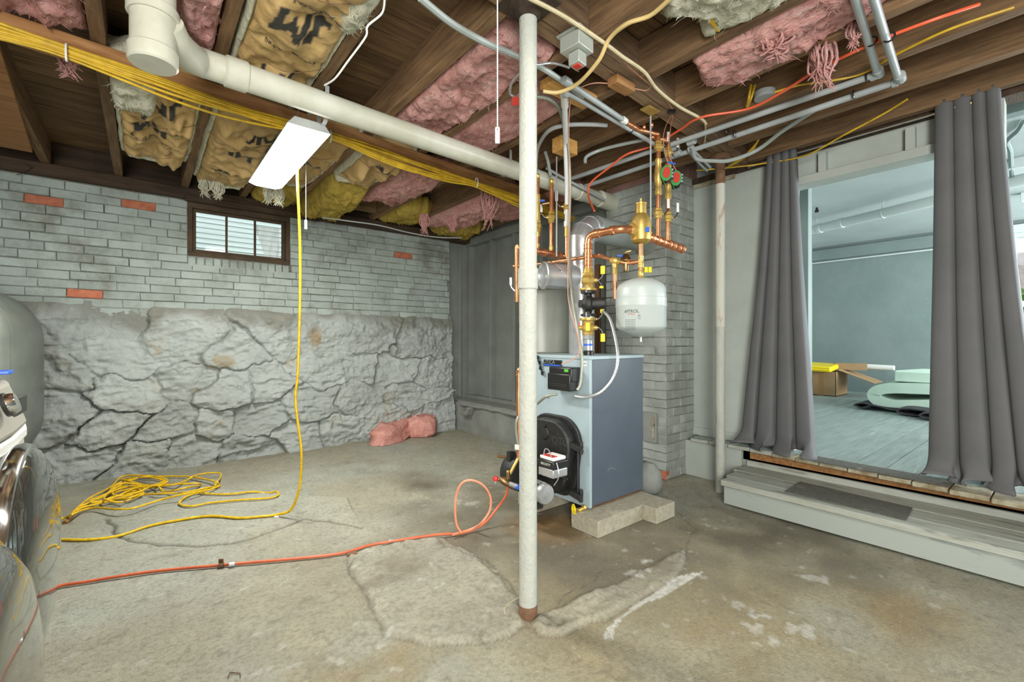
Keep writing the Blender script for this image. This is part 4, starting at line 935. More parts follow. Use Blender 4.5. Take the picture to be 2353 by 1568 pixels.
# zone risers with circulators
def riser(t, top, label, pump=True):
    p = hs+(hx-hs)*t; r = .014
    g = T('zone_riser', label, 'pipe', p)
    MB().cyl(p, Vector((p.x, p.y, top)), r, 14).build('copper_pipe', m_cop, g)
    mb = MB(); fitting(mb, p+UP*.03, UP, r, .014); fitting(mb, Vector((p.x, p.y, top-.05)), UP, r, .02); mb.build('solder_fitting', m_cop, g)
    hv = FW*.2+RT
    for zz in (1.83+.0*t, 2.24): ballvalve(g, Vector((p.x, p.y, zz)), UP, .015, hv, m_wht, .032, .095, UP, .013)
    zz = 2.06; c = Vector((p.x, p.y, zz))
    MB().lathe([(.016, -.12), (.021, -.115), (.021, -.08), (.017, -.07), (.024, -.03), (.026, 0), (.024, .03), (.017, .07), (.021, .08), (.021, .10), (.016, .105)], c, UP, 12).build('brass_flange', m_brass, g)
    ps = T('zone_pump', 'black '+('left' if t < .5 else 'right')+' zone circulator with red face on its brass riser', 'pump', c+RT*.045)
    ax = (FW*-.62+RT*.75).normalized(); c2_ = c+RT*.048
    MB().lathe([(.03, -.035), (.048, -.025), (.05, .0), (.048, .012)], c2_, ax, 24).build('housing', m_blkp, ps)
    MB().lathe([(.049, .0), (.051, .006), (.044, .012)], c2_, -ax, 24).build('green_ring', m_green, ps)
    q = c2_-FW*.048-RT*.018
    el = lambda a, b__: [(a*math.cos(t), b__*math.sin(t)) for t in np.linspace(0, 2*PI, 24, endpoint=False)]
    fo = c2_-FW*.042-RT*.012; fu_ = (RT*.85-FW*.5).normalized()
    MB().prism(el(.034, .046), fo, fu_, UP, fu_.cross(UP)*.006*(1 if fu_.cross(UP).dot(FW) < 0 else -1)).build('green_face', m_green, ps)
    MB().prism(el(.022, .034), fo+UP*.003-FW*.006, fu_, UP, fu_.cross(UP)*.004*(1 if fu_.cross(UP).dot(FW) < 0 else -1)).build('red_face', m_prtred, ps)
    MB().obox(c2_-FW*.046+RT*.020-UP*.004, RT*.010, FW*.006, UP*.034).build('connector_cover', m_prt, ps, bevel=.004)
    for k in range(3): MB().lathe([(.006, 0), (.006, .003), (0, .003)], c2_-FW*.052+RT*.02+UP*(.018-.02*k), -FW, 10).build('port', m_pex, ps)
    return p
ra = riser(.345, 2.30, 'left copper zone riser above the header, with white valve handles')
rb = riser(.60, 2.27, 'right copper zone riser above the header, with white valve handles')
# copper offsets at the riser tops
co = T('copper_offset', 'crooked copper run joining the left zone riser to the plastic pipe overhead', 'pipe', W(1500, 290, 2.8))
ubend([Vector((ra.x, ra.y, 2.30)), Vector((ra.x, ra.y, 2.335-.02)), W(1468, 298, 2.72), W(1440, 282, 2.62)], .0145, 12, .02).build('copper_pipe', m_cop, co)
mb = MB()
for a, b_ in ((1452, 289), (1462, 296), (1480, 293), (1497, 288)): fitting(mb, W(a, b_, 2.70), W(1500, 286, 2.7)-W(1440, 290, 2.7), .0145, .010)
mb.build('solder_fitting', m_cop, co)
co = T('copper_offset', 'short copper run from the right zone riser to a grey hose', 'pipe', W(1530, 310, 2.9))
ubend([Vector((rb.x, rb.y, 2.25)), Vector((rb.x, rb.y, 2.31)), W(1500, 314, 2.9), W(1488, 320, 2.9)], .0145, 12, .02).build('copper_pipe', m_cop, co)
# return header at the left
ry = 2.25; rz = 1.645; rxa, rxb = 1.86, 2.345
rp = T('return_header', 'copper return header with brass-valved risers behind the white post', 'piping', (rxa, ry, rz))
MB().cyl((rxa, ry, rz+.005), (rxb, ry, rz), .021, 16).build('header', m_cop, rp)
mb = MB()
for k in range(7): fitting(mb, (rxa+.03+.072*k, ry, rz), (1, 0, 0), .021, .012)
mb.build('header_fitting', m_cop, rp)
for px, top in ((1235, 400), (1267, 412), (1338, 470)):
    q = PY(px, 580, ry); q.z = rz; tz = PY(px, top, ry).z
    if px == 1338: continue
    MB().cyl(q, (q.x, q.y, tz), .0145, 12).build('riser_pipe', m_cop, rp)
    for zz in (PY(px, 520 if px == 1235 else 500, ry).z,):
        ballvalve(rp, Vector((q.x, q.y, zz)), UP, .0155, -RT, m_wht, .04, .09, UP, .013)
    mb = MB(); fitting(mb, (q.x, q.y, rz+.04), UP, .0145, .015); fitting(mb, (q.x, q.y, tz-.03), UP, .0145, .025)
    if px == 1235: mb.lathe([(.019, 0), (.019, .28)], (q.x, q.y, tz-.42), UP, 10)
    mb.build('brass_sleeve', m_brass, rp)
q = W(1245, 470, 3.05); MB().cyl(q, q+RT*.05+UP*.01, .012, 10).build('side_valve', m_bras2, rp); MB().obox(q+UP*.025, RT*.02, FW*.006, UP*.008).build('blue_handle', m_blu, rp, bevel=.003)
q = Vector((rxa, ry, 0)); ubend([(rxa, ry, rz), (rxa-.0, ry, 1.30)], .012, 12).build('drop_pipe', m_cop, rp)
q = W(1196, 668, 2.95)
ballvalve(rp, q, UP, .013, -RT, m_wht, .03, .085, UP, .013)
TB([W(1196, 575, 2.95), W(1196, 740, 2.95)], .011, 12).build('branch_pipe', m_cop, rp)
# white pipe + copper tail at px 1302
wp_ = T('water_pipe', 'white plastic water pipe dropping to copper beside the armoured conduit', 'pipe', W(1303, 590, 3.0))
ubend([W(1297, 225, 2.75), W(1300, 330, 2.8), W(1303, 430, 2.9), W(1303, 520, 2.95)], .0155, 14).build('white_pipe', m_pexc, wp_)
mb = MB(); mb.cyl(W(1297, 216, 2.75), W(1298, 245, 2.75), .021, 14); mb.cyl(W(1303, 508, 2.95), W(1303, 522, 2.95), .021, 14); mb.cyl(W(1303, 484, 2.94), W(1303, 492, 2.94), .021, 14); mb.build('white_coupling', m_wht, wp_)
ubend([W(1303, 520, 2.95), W(1303, 590, 2.95), W(1312, 602, 2.93)], .0145, 12).build('copper_tail', m_cop, wp_)
mb = MB().cyl(W(1303, 522, 2.95), W(1303, 545, 2.95), .018, 10); mb.build('brass_adapter', m_brass, wp_)
ballvalve(wp_, W(1302, 475, 2.93), UP, .014, -RT, m_wht, .022, .10, UP, .014)
# return line: copper vertical at the left of the boiler
lp = T('copper_line', 'tall copper pipe with elbow at the left flank of the boiler, behind the post', 'pipe', W(1192, 1050, 2.6))
ubend([W(1192, 1052, 2.62), W(1192, 846, 2.62), W(1215, 846, 2.68)], .0135, 14, .03).build('pipe', m_cop, lp)
mb = MB(); fitting(mb, W(1192, 858, 2.62), UP, .0135, .018); mb.build('solder_fitting', m_cop, lp)
MB().obox(W(1190, 1028, 2.58), RT*.018, FW*.012, UP*.014).build('white_junction', m_wht, lp, bevel=.003)
ubend([W(1192, 1052, 2.62), W(1172, 1090, 2.58)], .010, 12).build('lower_tube', m_brass, lp)
TB(spline([W(1190, 1020, 2.58), W(1186, 990, 2.58), W(1188, 965, 2.58), W(1200, 950, 2.60), W(1232, 930, 2.62), W(1255, 912, 2.56), W(1280, 906, 2.54)], 8), .0075, 10).build('flexible_conduit', m_armor, lp)
# armoured conduits
def conduit(pts, r, name, label, m=m_armor, n=10):
    P = spline(pts, n); out = [P[0]]; L = 0; rs = []
    pts2 = []; step = .0052
    for a, b_ in zip(P, P[1:]):
        k = max(1, int((b_-a).length/step))
        for j in range(k): pts2.append(a+(b_-a)*j/k)
    rs = [r*(1.0 if i % 2 else .74) for i in range(len(pts2))]
    return tag(MB().tube(pts2, rs, 8).build(name, m, sharp=0), label, 'conduit')
conduit([W(1300, 312, 2.78), W(1306, 340, 2.78), W(1310, 420, 2.82), W(1308, 520, 2.86), W(1309, 600, 2.8), W(1315, 680, 2.66), W(1328, 760, 2.56), W(1337, 820, 2.50), W(1334, 880, 2.49), W(1326, 898, 2.49)], .010, 'armoured_conduit', 'long armoured conduit from the ceiling down to the black control box')
conduit([W(1385, 715, 2.68), W(1402, 735, 2.60), W(1416, 790, 2.52), W(1419, 830, 2.47), W(1408, 870, 2.46), W(1380, 902, 2.47), W(1345, 913, 2.50), W(1318, 910, 2.52)], .010, 'armoured_conduit', 'curved armoured conduit looping from the pump down to the control box', m_steel)
conduit([W(1230, 222, 2.5), W(1262, 228, 2.55), W(1285, 250, 2.65), W(1297, 290, 2.75), W(1300, 312, 2.78)], .012, 'armoured_conduit', 'greenish armoured conduit arching above the white water pipe')
conduit([W(1232, 149, 2.0), W(1262, 145, 2.05), W(1285, 148, 2.1), W(1310, 156, 2.12)], .007, 'armoured_conduit', 'short shiny armoured conduit entering the ceiling junction box', m_steel)
conduit([W(1195, 168, 2.2), W(1176, 190, 2.25), W(1172, 215, 2.3), W(1182, 222, 2.32)], .008, 'armoured_conduit', 'small hooked conduit left of the foreground post top', m_steel)
# threaded rods
for px, a, b_, d, lb in ((1535, 266, 555, 2.75, 'thin steel hanger rod from brass plate down to the copper header'), (1279, 360, 590, 2.9, 'thin steel hanger rod under the small wooden block')):
    px = 1495 if px == 1535 else px
    one('hanger_rod', MB().cyl(W(px, a, d), W(px, b_, d), .005, 8), m_steel, lb, 'rod')
q = W(1494, 262, 2.75); one('hanger_plate', MB().obox((q.x, q.y, 2.325), Vector((.05, 0, 0)), Vector((0, .03, 0)), Vector((0, 0, .004))), m_brass, 'small brass-coloured plate holding the hanger rod', 'bracket', bevel=.001)
# ================================================================ CEILING RUNS, CABLES
def run(name, pts, r, m, label, cat, n=8, k=8): return tag(MB().tube(spline(pts, k), r, n).build(name, m), label, cat)
zc = 2.295
def zz(px, py, z=zc): return PZ(px, py, z)
# yellow cable bundle along the beam
cbd = T('cable_bundle', 'bundle of yellow cables strapped along the beam across the joists', 'cables', b0)
bd = (b1-b0); L_ = bd.length; bdn = bd.normalized()
for k in range(13):
    pts = []; ph = random.uniform(0, 6); oz = random.uniform(-.07, .0); oy = -random.uniform(.028, .045)
    for i in range(24):
        t = i/23*L_; pinch = abs(math.sin((t-1.25)*PI/1.1))*.6+.35
        pts.append(b0+bdn*t+Vector((0, oy-.012*math.sin(t*3+ph)*pinch-.006*(k % 3), -.025+(oz+.022*math.sin(t*2.3+ph*2))*pinch-(.05*max(0, (t-2.6)/2)))))
    TB(spline(pts, 4), .0062, 6).build('cable', m_yrom, cbd)
for t in (1.26, 2.35, 3.45):
    q = b0+bdn*t+Vector((0, -.045, -.045)); TB([q+Vector((0, 0.018*math.cos(a), .035*math.sin(a))) for a in np.linspace(0, 2*PI, 16, endpoint=False)], .004, 6, closed=True).build('cable_tie', m_wht, cbd)
# grey plastic heating pipes on the right
p = [zz(1312, 410), zz(1430, 378), zz(1590, 326), zz(1810, 248), zz(2015, 172)]
a_, b_ = zz(1300, 415), zz(2013, 171)
g = T('heating_pipe', 'left one of two grey plastic pipes running under the joists to the right wall', 'pipe', a_)
ubend([a_, b_, zz(2018, 165)+Vector((-.03, 0, 0)), zz(1960, -20)], .0155, 12, .05).build('pipe', m_pex, g)
MB().cyl(zz(2000, 178), zz(2018, 170), .021, 12).cyl(zz(2017, 160), zz(2021, 172), .021, 12).build('elbow_fitting', m_pex, g)
for px, py in ((1670, 298), (1992, 177), (2003, 95)): 
    q = zz(px, py); TB([q+(Vector((math.cos(t), 0, math.sin(t))) if py > 150 else Vector((0, math.cos(t), math.sin(t))))*.018 for t in np.linspace(0, 2*PI, 12, endpoint=False)], .004, 6, closed=True).build('clip', m_blkp, g)
MB().cyl(zz(1598, 322), zz(1580, 329), .022, 12).cyl(zz(1560, 336), zz(1545, 341), .020, 12).build('coupling', m_pex, g)
a_, b_ = zz(1345, 428, 2.27), zz(2062, 187, 2.27)
g = T('heating_pipe', 'right one of two grey plastic pipes running under the joists to the right wall', 'pipe', a_)
ubend([a_, b_, zz(2066, 180, 2.27)+Vector((-.03, 0, 0)), zz(2002, -20, 2.28)], .0155, 12, .05).build('pipe', m_pex, g)
MB().cyl(zz(2048, 192, 2.27), zz(2064, 187, 2.27), .021, 12).cyl(zz(2067, 172, 2.27), zz(2070, 184, 2.27), .022, 12).build('elbow_fitting', m_pex, g)
for px, py in ((1688, 308), (1962, 217), (2043, 85)):
    q = zz(px, py, 2.27); TB([q+(Vector((math.cos(t), 0, math.sin(t))) if py > 150 else Vector((0, math.cos(t), math.sin(t))))*.018 for t in np.linspace(0, 2*PI, 12, endpoint=False)], .004, 6, closed=True).build('clip', m_blkp, g)
MB().cyl(zz(1595, 340, 2.27), zz(1582, 344, 2.27), .022, 12).cyl(zz(1565, 350, 2.27), zz(1550, 355, 2.27), .020, 12).build('coupling', m_pex, g)
run('plastic_pipe', [zz(1590, 338, 2.26), zz(1600, 365, 2.22), zz(1640, 370, 2.2), zz(1680, 368, 2.2), zz(1740, 345, 2.25), zz(1800, 300, 2.3), zz(1885, 245, 2.34)], .012, m_pexb, 'blue-grey flexible pipe curving from the couplings up past the slim post', 'pipe')
for k, (a, b_) in enumerate((((1592, 345), (1632, 385)), ((1585, 350), (1625, 392)))): run('plastic_pipe', [zz(*a, 2.26), zz((a[0]+b_[0])/2, (a[1]+b_[1])/2+2*k, 2.25), zz(*b_, 2.24)], .009, m_pex, ('upper', 'lower')[k]+' one of two short grey branch tubes under the pipe couplings', 'pipe')
# pipes above the chimney area
run('plastic_pipe', [zz(965, -5, 2.25), zz(1040, 55, 2.25), zz(1120, 100, 2.26), zz(1190, 130, 2.30), zz(1260, 165, 2.30), zz(1340, 222, 2.30)], .013, m_pexb, 'blue-grey pipe running from the top edge behind the foreground post', 'pipe')
g = T('plastic_pipe', 'grey pipe with black clip slanting over the pine block towards the zone risers', 'pipe', zz(1325, 225))
ubend([zz(1298, 212), zz(1325, 225), zz(1530, 347)], .0135, 12).build('pipe', m_pex, g)
q = zz(1448, 298); TB([q+(RT*math.cos(t)+UP*math.sin(t))*.018 for t in np.linspace(0, 2*PI, 12, endpoint=False)], .004, 6, closed=True).build('clip', m_blkp, g)
MB().cyl(zz(1294, 212), zz(1305, 216), .022, 12).build('elbow_fitting', m_pex, g)
g = T('plastic_pipe', 'grey pipe beyond the pine block ending in a white collar and copper', 'pipe', zz(1380, 235))
ubend([zz(1300, 187), zz(1437, 279)], .0145, 12).build('pipe', m_pex, g); MB().cyl(zz(1430, 274), zz(1438, 280), .019, 12).build('collar', m_wht, g); MB().cyl(zz(1295, 183), zz(1308, 192), .021, 12).build('coupling', m_pex, g)
run('plastic_pipe', [W(1231, 395, 3.0), W(1232, 360, 3.0), W(1240, 330, 3.0), W(1262, 300, 3.0), W(1300, 288, 3.0), W(1350, 286, 3.0), W(1395, 288, 3.0)], .012, m_pex, 'grey pipe arching down onto the leftmost return riser', 'pipe')
run('plastic_pipe', [W(1265, 405, 3.1), W(1260, 375, 3.1), W(1253, 350, 3.15)], .011, m_pexb, 'dark short plastic pipe above the second return riser', 'pipe')
run('plastic_pipe', [W(1345, 375, 3.0), W(1348, 360, 3.0), W(1380, 345, 3.0), W(1430, 332, 2.95), W(1486, 320, 2.9)], .011, m_pexb, 'grey flexible hose curving under the joist towards the right zone riser', 'pipe')
run('plastic_pipe', [W(1255, 386, 3.2), W(1300, 412, 3.3), W(1390, 460, 3.6)], .010, m_pex, 'thin grey pipe passing in front of the drain line', 'pipe')
# cables
run('orange_cable', [zz(1366, 485, 1.9), W(1352, 450, 3.2), W(1358, 420, 3.2), W(1400, 385, 3.1), W(1440, 355, 3.0), W(1500, 335, 2.95), W(1560, 300, 2.85), zz(1610, 270), zz(1720, 250), zz(1800, 210), zz(1870, 165), zz(1940, 130), zz(2040, 85), zz(2160, 40), zz(2250, 10, 2.33)], .0065, m_orc, 'orange-red cable crossing the right-hand joists', 'cable')
run('yellow_cable', [zz(1600, 392, 2.26), zz(1680, 385, 2.28), zz(1760, 375, 2.28), zz(1850, 358, 2.24), zz(1940, 310, 2.26), zz(2030, 262, 2.3), zz(2085, 228, 2.32)], .0052, m_yrom, 'yellow cable sagging past the curtain rod', 'cable')
run('yellow_cable', [zz(1780, 212, 2.31), zz(1840, 195, 2.31), zz(1900, 187, 2.31), zz(1980, 170, 2.31), zz(2060, 125, 2.31), zz(2180, 68, 2.31), zz(2330, 17, 2.31)], .0052, m_yrom, 'yellow cable strung below the right-hand joists to the top right corner', 'cable')
for k in range(3):
    run('yellow_cable', [zz(1662+k*4, 389-k*2, 2.28), zz(1700+k*5, 370-k*6, 2.28), zz(1730+k*4, 345-k*8, 2.31), zz(1745+k*2, 310, 2.36)], .0045, m_yrom, ('lowest', 'middle', 'uppermost')[k]+' of three yellow cable ends gathered by the slim post top', 'cable')
for j, (x0, y0, x1, y1, lb) in enumerate(((1600, 0, 1650, 70, 'two yellow cables poking past the pale insulation'), (1675, 112, 1722, 162, 'two yellow cables emerging beside the hanging pink insulation'), (1726, 195, 1716, 245, 'two loose yellow cables behind the round ceiling box'))):
    g = T('yellow_cable_pair', lb, 'cable', zz(x0, y0, 2.36))
    for k in (0, 1): TB(spline([zz(x0+k*9, y0, 2.40), zz((x0+x1)/2+k*6, (y0+y1)/2+3, 2.34), zz(x1+k*2, y1, 2.33)], 6), .006, 6).build('cable', m_yrom, g)
run('cream_cable', [zz(1215, -5, 2.28), zz(1300, 40, 2.3), zz(1390, 100, 2.3), zz(1430, 130, 2.3), zz(1480, 165, 2.3), zz(1510, 205, 2.3), zz(1560, 245, 2.3), zz(1610, 272, 2.3), zz(1622, 285, 2.3)], .008, m_wire, 'dirty cream cable stapled along the girder from post to post', 'cable')
run('cream_cable', [W(1248, 210, 2.1), W(1285, 212, 2.1), W(1330, 190, 2.05), W(1375, 140, 1.95), W(1400, 90, 1.9), W(1440, 55, 1.85), W(1495, 35, 1.8), W(1545, -8, 1.7)], .0085, mat('yellowed_cable', 'cdb479', .5), 'thick yellowed cable looping in front of the junction box', 'cable')
run('cream_cable', [zz(1621, 283, 2.31), zz(1620, 320, 2.32), zz(1612, 345, 2.33)], .005, m_wire, 'short cream cable tail hanging off the girder by the slim post', 'cable')
run('thermostat_wire', [W(1330, 165, 2.0), W(1308, 145, 2.0), W(1310, 110, 2.0), W(1340, 90, 2.0), W(1390, 95, 2.0), W(1420, 128, 2.1), W(1470, 175, 2.3), W(1520, 215, 2.5), W(1545, 250, 2.6)], .0028, m_pinkw, 'thin pinkish wire circling the junction box and running along the girder', 'wire', 6)
run('thermostat_wire', [W(1310, 480, 2.7), W(1308, 380, 2.6), W(1308, 260, 2.4), W(1320, 215, 2.3), W(1360, 192, 2.3), W(1420, 195, 2.4), W(1480, 208, 2.45), W(1495, 200, 2.5)], .0028, m_pinkw, 'thin pinkish wire rising beside the white pipe and arching right', 'wire', 6)
run('thermostat_wire', [W(1545, 262, 2.7), W(1530, 290, 2.75), W(1524, 320, 2.78), W(1530, 360, 2.8), W(1540, 385, 2.8)], .0025, m_pinkw, 'thin wire dangling down to the left zone pump', 'wire', 6)
run('thermostat_wire', [W(1547, 262, 2.7), W(1540, 300, 2.78), W(1536, 350, 2.82), W(1545, 375, 2.82), W(1558, 400, 2.84)], .0025, m_pinkw, 'thin wire dangling down to the right zone pump', 'wire', 6)
one('cable_clip', MB().obox(W(1543, 257, 2.68), RT*.02, FW*.01, UP*.01), m_blkp, 'black clip holding the thin wires on the girder', 'clip')
one('wire_nut', MB().cyl(W(1534, 373, 2.8), W(1552, 377, 2.8), .006, 8), m_blu, 'blue wire connector between the two zone pumps', 'connector')
run('thermostat_wire', [W(1308, 480, 2.75), W(1305, 640, 2.7), W(1308, 700, 2.62), W(1325, 760, 2.52), W(1332, 800, 2.48), W(1325, 820, 2.48), W(1290, 838, 2.50)], .003, m_pinkw, 'pinkish wire following the armoured conduit down to the boiler badge', 'wire', 6)
run('white_wire', [W(884, -5, 1.7), W(878, 30, 1.7), W(845, 60, 1.72), W(840, 85, 1.74), W(800, 140, 1.8), W(770, 180, 1.85), W(746, 196, 1.9)], .004, m_wht, 'white wire hanging from the top edge to the drain line strap', 'wire', 6)
run('white_wire', [W(740, 500, 3.9), W(800, 508, 3.9), W(870, 518, 4.0), W(940, 535, 4.2), W(1000, 545, 4.3), W(1060, 547, 4.4)], .006, m_pexb, 'dark cable sagging along the top of the brick wall', 'cable', 6)
run('thin_black_wire', [PY(62, 378, 4.652), PY(74, 386, 4.65), PY(50, 398, 4.66), PY(38, 402, 4.695)], .002, m_blkp, 'thin black wire curling out above the left brick wall', 'wire', 5)
run('thin_cream_wire', [PZ(1195, 1372, .03), PZ(1172, 1385, .03), PZ(1160, 1398, .03), PZ(1160, 1410, .03)], .0014, m_wire, 'thin pale wire lying on the patch at the foot of the foreground post', 'wire', 5)
# junction box
jb = T('junction_box', 'dusty square electrical box with switch under the girder', 'electrical box', PZ(1325, 120, 2.2))
R45 = Matrix.Rotation(.78, 3, 'Z'); q = PZ(1325, 105, 2.275)
MB().obox(q, R45@FW*.05, R45@RT*.05, UP*.032).build('box', m_jbox, jb, bevel=.004)
MB().obox(q+UP*.036, R45@FW*.06, R45@RT*.06, UP*.004).build('mounting_plate', m_jbox, jb, bevel=.002)
q = PZ(1327, 138, 2.215); MB().obox(q, R45@FW*.027, R45@RT*.027, UP*.025).build('switch_body', m_jbox, jb, bevel=.003)
MB().obox(q-UP*.026, R45@FW*.016, R45@RT*.016, UP*.003).build('switch_plate', m_prtred, jb, bevel=.002)
# ceiling round box
q = zz(1757, 222, 2.36); MBx = MB().lathe([(.05, 0), (.052, .002), (.052, .035), (0, .036)], q-UP*.01, UP, 20)
one('round_ceiling_box', MBx, m_pex, 'round dusty metal ceiling box between the right joists', 'electrical box')
# pine blocks
def wblock(px, py, d, ax, ay, az, label, m=m_pine):
    c = W(px, py, d); X_ = Vector((1, 0, 0)); Y_ = Vector((0, 1, 0)); one('wood_block', MB().obox(c, X_*ax, Y_*ay, UP*az), m, label, 'wood block', bevel=.003)
c = zz(1308, 212, 2.325); one('wood_block', MB().obox(c, Vector((.16, 0, 0)), Vector((0, .05, 0)), UP*.02), m_pine, 'long fresh pine block screwed under the joists behind the junction box', 'wood block', bevel=.003)
wblock(1298, 338, 2.9, .075, .04, .045, 'fresh pine block in front of the joist above the hanger rod')
wblock(1428, 196, 2.35, .07, .03, .02, 'weathered pine block beside the girder', m_beam)
q = zz(1225, 205, 2.32); one('red_tag', MB().obox(W(1190, 233, 2.3), RT*.03, FW*.003, UP*.02), m_prtred, 'red plastic scrap behind the foreground post', 'scrap')
# ---- shop light
sl = T('shop_light', 'bright white shop light hanging under the joists', 'lamp', (.645, 2.93, 2.09))
lx0, lx1, ly0, ly1, lz = .545, .745, 2.40, 3.46, 2.11
MB().prism([(-.105, 0), (.105, 0), (.07, .045), (-.07, .045)], ((lx0+lx1)/2, ly0, lz), (1, 0, 0), (0, 0, 1), (0, ly1-ly0, 0)).build('housing', m_steel, sl, bevel=.003)
MB().prism([(-.10, -.001), (-.06, -.016), (.06, -.016), (.10, -.001)], ((lx0+lx1)/2, ly0+.004, lz), (1, 0, 0), (0, 0, 1), (0, ly1-ly0-.008, 0)).build('diffuser', m_lamp, sl)
for y_ in (ly0+.12, ly1-.15): TB([(.6, y_, lz+.045), (.645, y_, 2.33), (.69, y_, lz+.045)], .0025, 5).build('hanging_wire', m_steel, sl)
TB([W(703, 365, 2.9), W(703, 508, 2.9)], .0016, 5).build('pull_cord', m_wht, sl); MB().cyl(W(703, 506, 2.9), W(703, 527, 2.9), .008, 8).build('cord_pull', m_wht, sl)
# shop lights behind the camera (outside the frame)
s2_ = T('shop_light', 'second shop light above the camera with its pull chain, off frame', 'lamp', (.75, .55, 2.26))
B(.65, .85, -.05, 1.15, 2.26, 2.30).build('housing', m_steel, s2_, bevel=.003)
# pull chain in the foreground
pcn = T('pull_chain', 'white beaded pull chain with small tag left of the foreground post', 'pull chain', W(1143, 330, 1.5))
mb = MB(); z0 = W(1143, 292, 1.5); 
V0 = MB().lathe([(0, -.0028), (.0026, -.0012), (.0026, .0012), (0, .0028)], (0, 0, 0), UP, 6)
nb = int((2.36-z0.z)/.0062)
for k in range(nb):
    c = z0+UP*(k*.0062); mb.add([Vector(v)+c for v in V0.v], V0.f)
mb.cyl(z0, Vector((z0.x, z0.y, 2.36)), .0009, 4); mb.build('bead_chain', m_wht, pcn, kind='stuff')
MB().obox(W(1143, 311, 1.5), RT*.0075, FW*.0025, UP*.027).build('tag', m_wht, pcn, bevel=.003)
MB().cyl(W(1143, 297, 1.494), W(1143, 297, 1.502), .002, 8).build('hole', m_prt, pcn)
text('CE', .008, W(1143, 309, 1.4965), RT, UP, m_prt, pcn)
# ---- yellow extension cord: drop, trail and coil
def k2(x, y, z=.012): return PF(x/3.361+100, y/3.361+1000, z)
drop = [W(683, 388, 2.66), W(684, 430, 2.66), W(688, 520, 2.66), W(690, 620, 2.66), W(688, 750, 2.66), W(684, 860, 2.66), W(679, 915, 2.66), W(684, 970, 2.66), W(692, 1030, 2.66), W(692, 1080, 2.66), W(686, 1130, 2.66), PZ(668, 1172, .06), PF(636, 1189, .012)]
trail = [PF(*p, .009) for p in ((600, 1194), (550, 1198), (480, 1193), (400, 1203), (340, 1213), (270, 1231), (200, 1241), (135, 1241), (60, 1240))]
ec = T('extension_cord', 'yellow extension cord hanging from the shop light and trailing in a coil on the floor', 'cord', PZ(400, 1150, 0))
TB(spline(drop+trail, 8), .0074, 10).build('hanging_cord', m_ycord, ec)
q = PZ(636, 1188, .016); MB().cyl(q-RT*.012, q+RT*.012, .0085, 8).build('white_band', m_wht, ec)
coil = [(215, 630), (235, 590), (350, 490), (520, 400), (610, 320), (760, 312), (900, 325), (955, 345), (930, 372), (800, 390), (650, 372), (560, 390), (530, 440), (560, 475), (640, 440), (760, 390), (860, 390), (900, 410), (930, 440), (1000, 452), (1120, 425), (1210, 390), (1190, 375), (1060, 378), (900, 385),
        (780, 385), (640, 350), (600, 345), (700, 330), (850, 330), (940, 360), (900, 385), (760, 400), (560, 440), (480, 470), (480, 500), (600, 520), (740, 490), (770, 450), (700, 400), (600, 410), (500, 450), (370, 500), (380, 520), (520, 490), (700, 430), (860, 400), (1000, 385), (1090, 355), (1180, 310), (1300, 292), (1368, 300), (1360, 340), (1340, 380), (1350, 410), (1280, 445), (1100, 480), (900, 525), (700, 575), (560, 578), (400, 562), (300, 580), (230, 610), (160, 640), (60, 660)]
rr = random.Random(3); P = [k2(x, y, .010+.022*rr.random()+.01*(i % 3)) for i, (x, y) in enumerate(coil)]
TB(spline(P, 7), .0062, 8).build('coil', m_ycord, ec)
coil2 = [(225, 590), (300, 545), (480, 460), (540, 400), (600, 365), (760, 325), (950, 318), (1100, 320), (1250, 340), (1325, 365), (1320, 400), (1250, 430), (1100, 465), (900, 475), (770, 462), (700, 460), (620, 480), (480, 520), (300, 560), (240, 600)]
TB(spline([k2(x, y, .014+.02*rr.random()) for x, y in coil2], 7), .0062, 8).build('coil', m_ycord, ec)
coil4 = [(480, 500), (560, 470), (660, 455), (760, 430), (770, 400), (690, 395), (600, 400), (540, 430), (545, 465), (620, 470), (740, 440), (820, 400), (900, 370), (940, 345), (860, 320), (740, 330), (640, 365), (540, 420), (450, 480), (370, 515), (420, 520), (540, 500), (660, 505), (760, 470)]
TB(spline([k2(x, y, .024+.02*rr.random()) for x, y in coil4], 7), .0062, 8).build('coil', m_ycord, ec)
coil3 = [(1340, 380), (1355, 400), (1200, 460), (1300, 478), (1450, 478), (1600, 460), (1740, 450), (1800, 458), (1812, 485), (1740, 510), (1550, 522), (1300, 545), (1160, 572), (1080, 568), (1050, 550), (1080, 515), (1150, 480), (1230, 465)]
TB(spline([k2(x, y, .012) for x, y in coil3], 7), .0062, 8).build('coil', m_ycord, ec)
q = k2(190, 655, .014); d_ = (k2(215, 630, .02)-k2(170, 670, .01)).normalized()
MB().cyl(q-d_*.03, q+d_*.02, .013, 12).cyl(q+d_*.02, q+d_*.04, .009, 10).build('plug', mat('amber_plug', '8c6a3a', .3), ec)
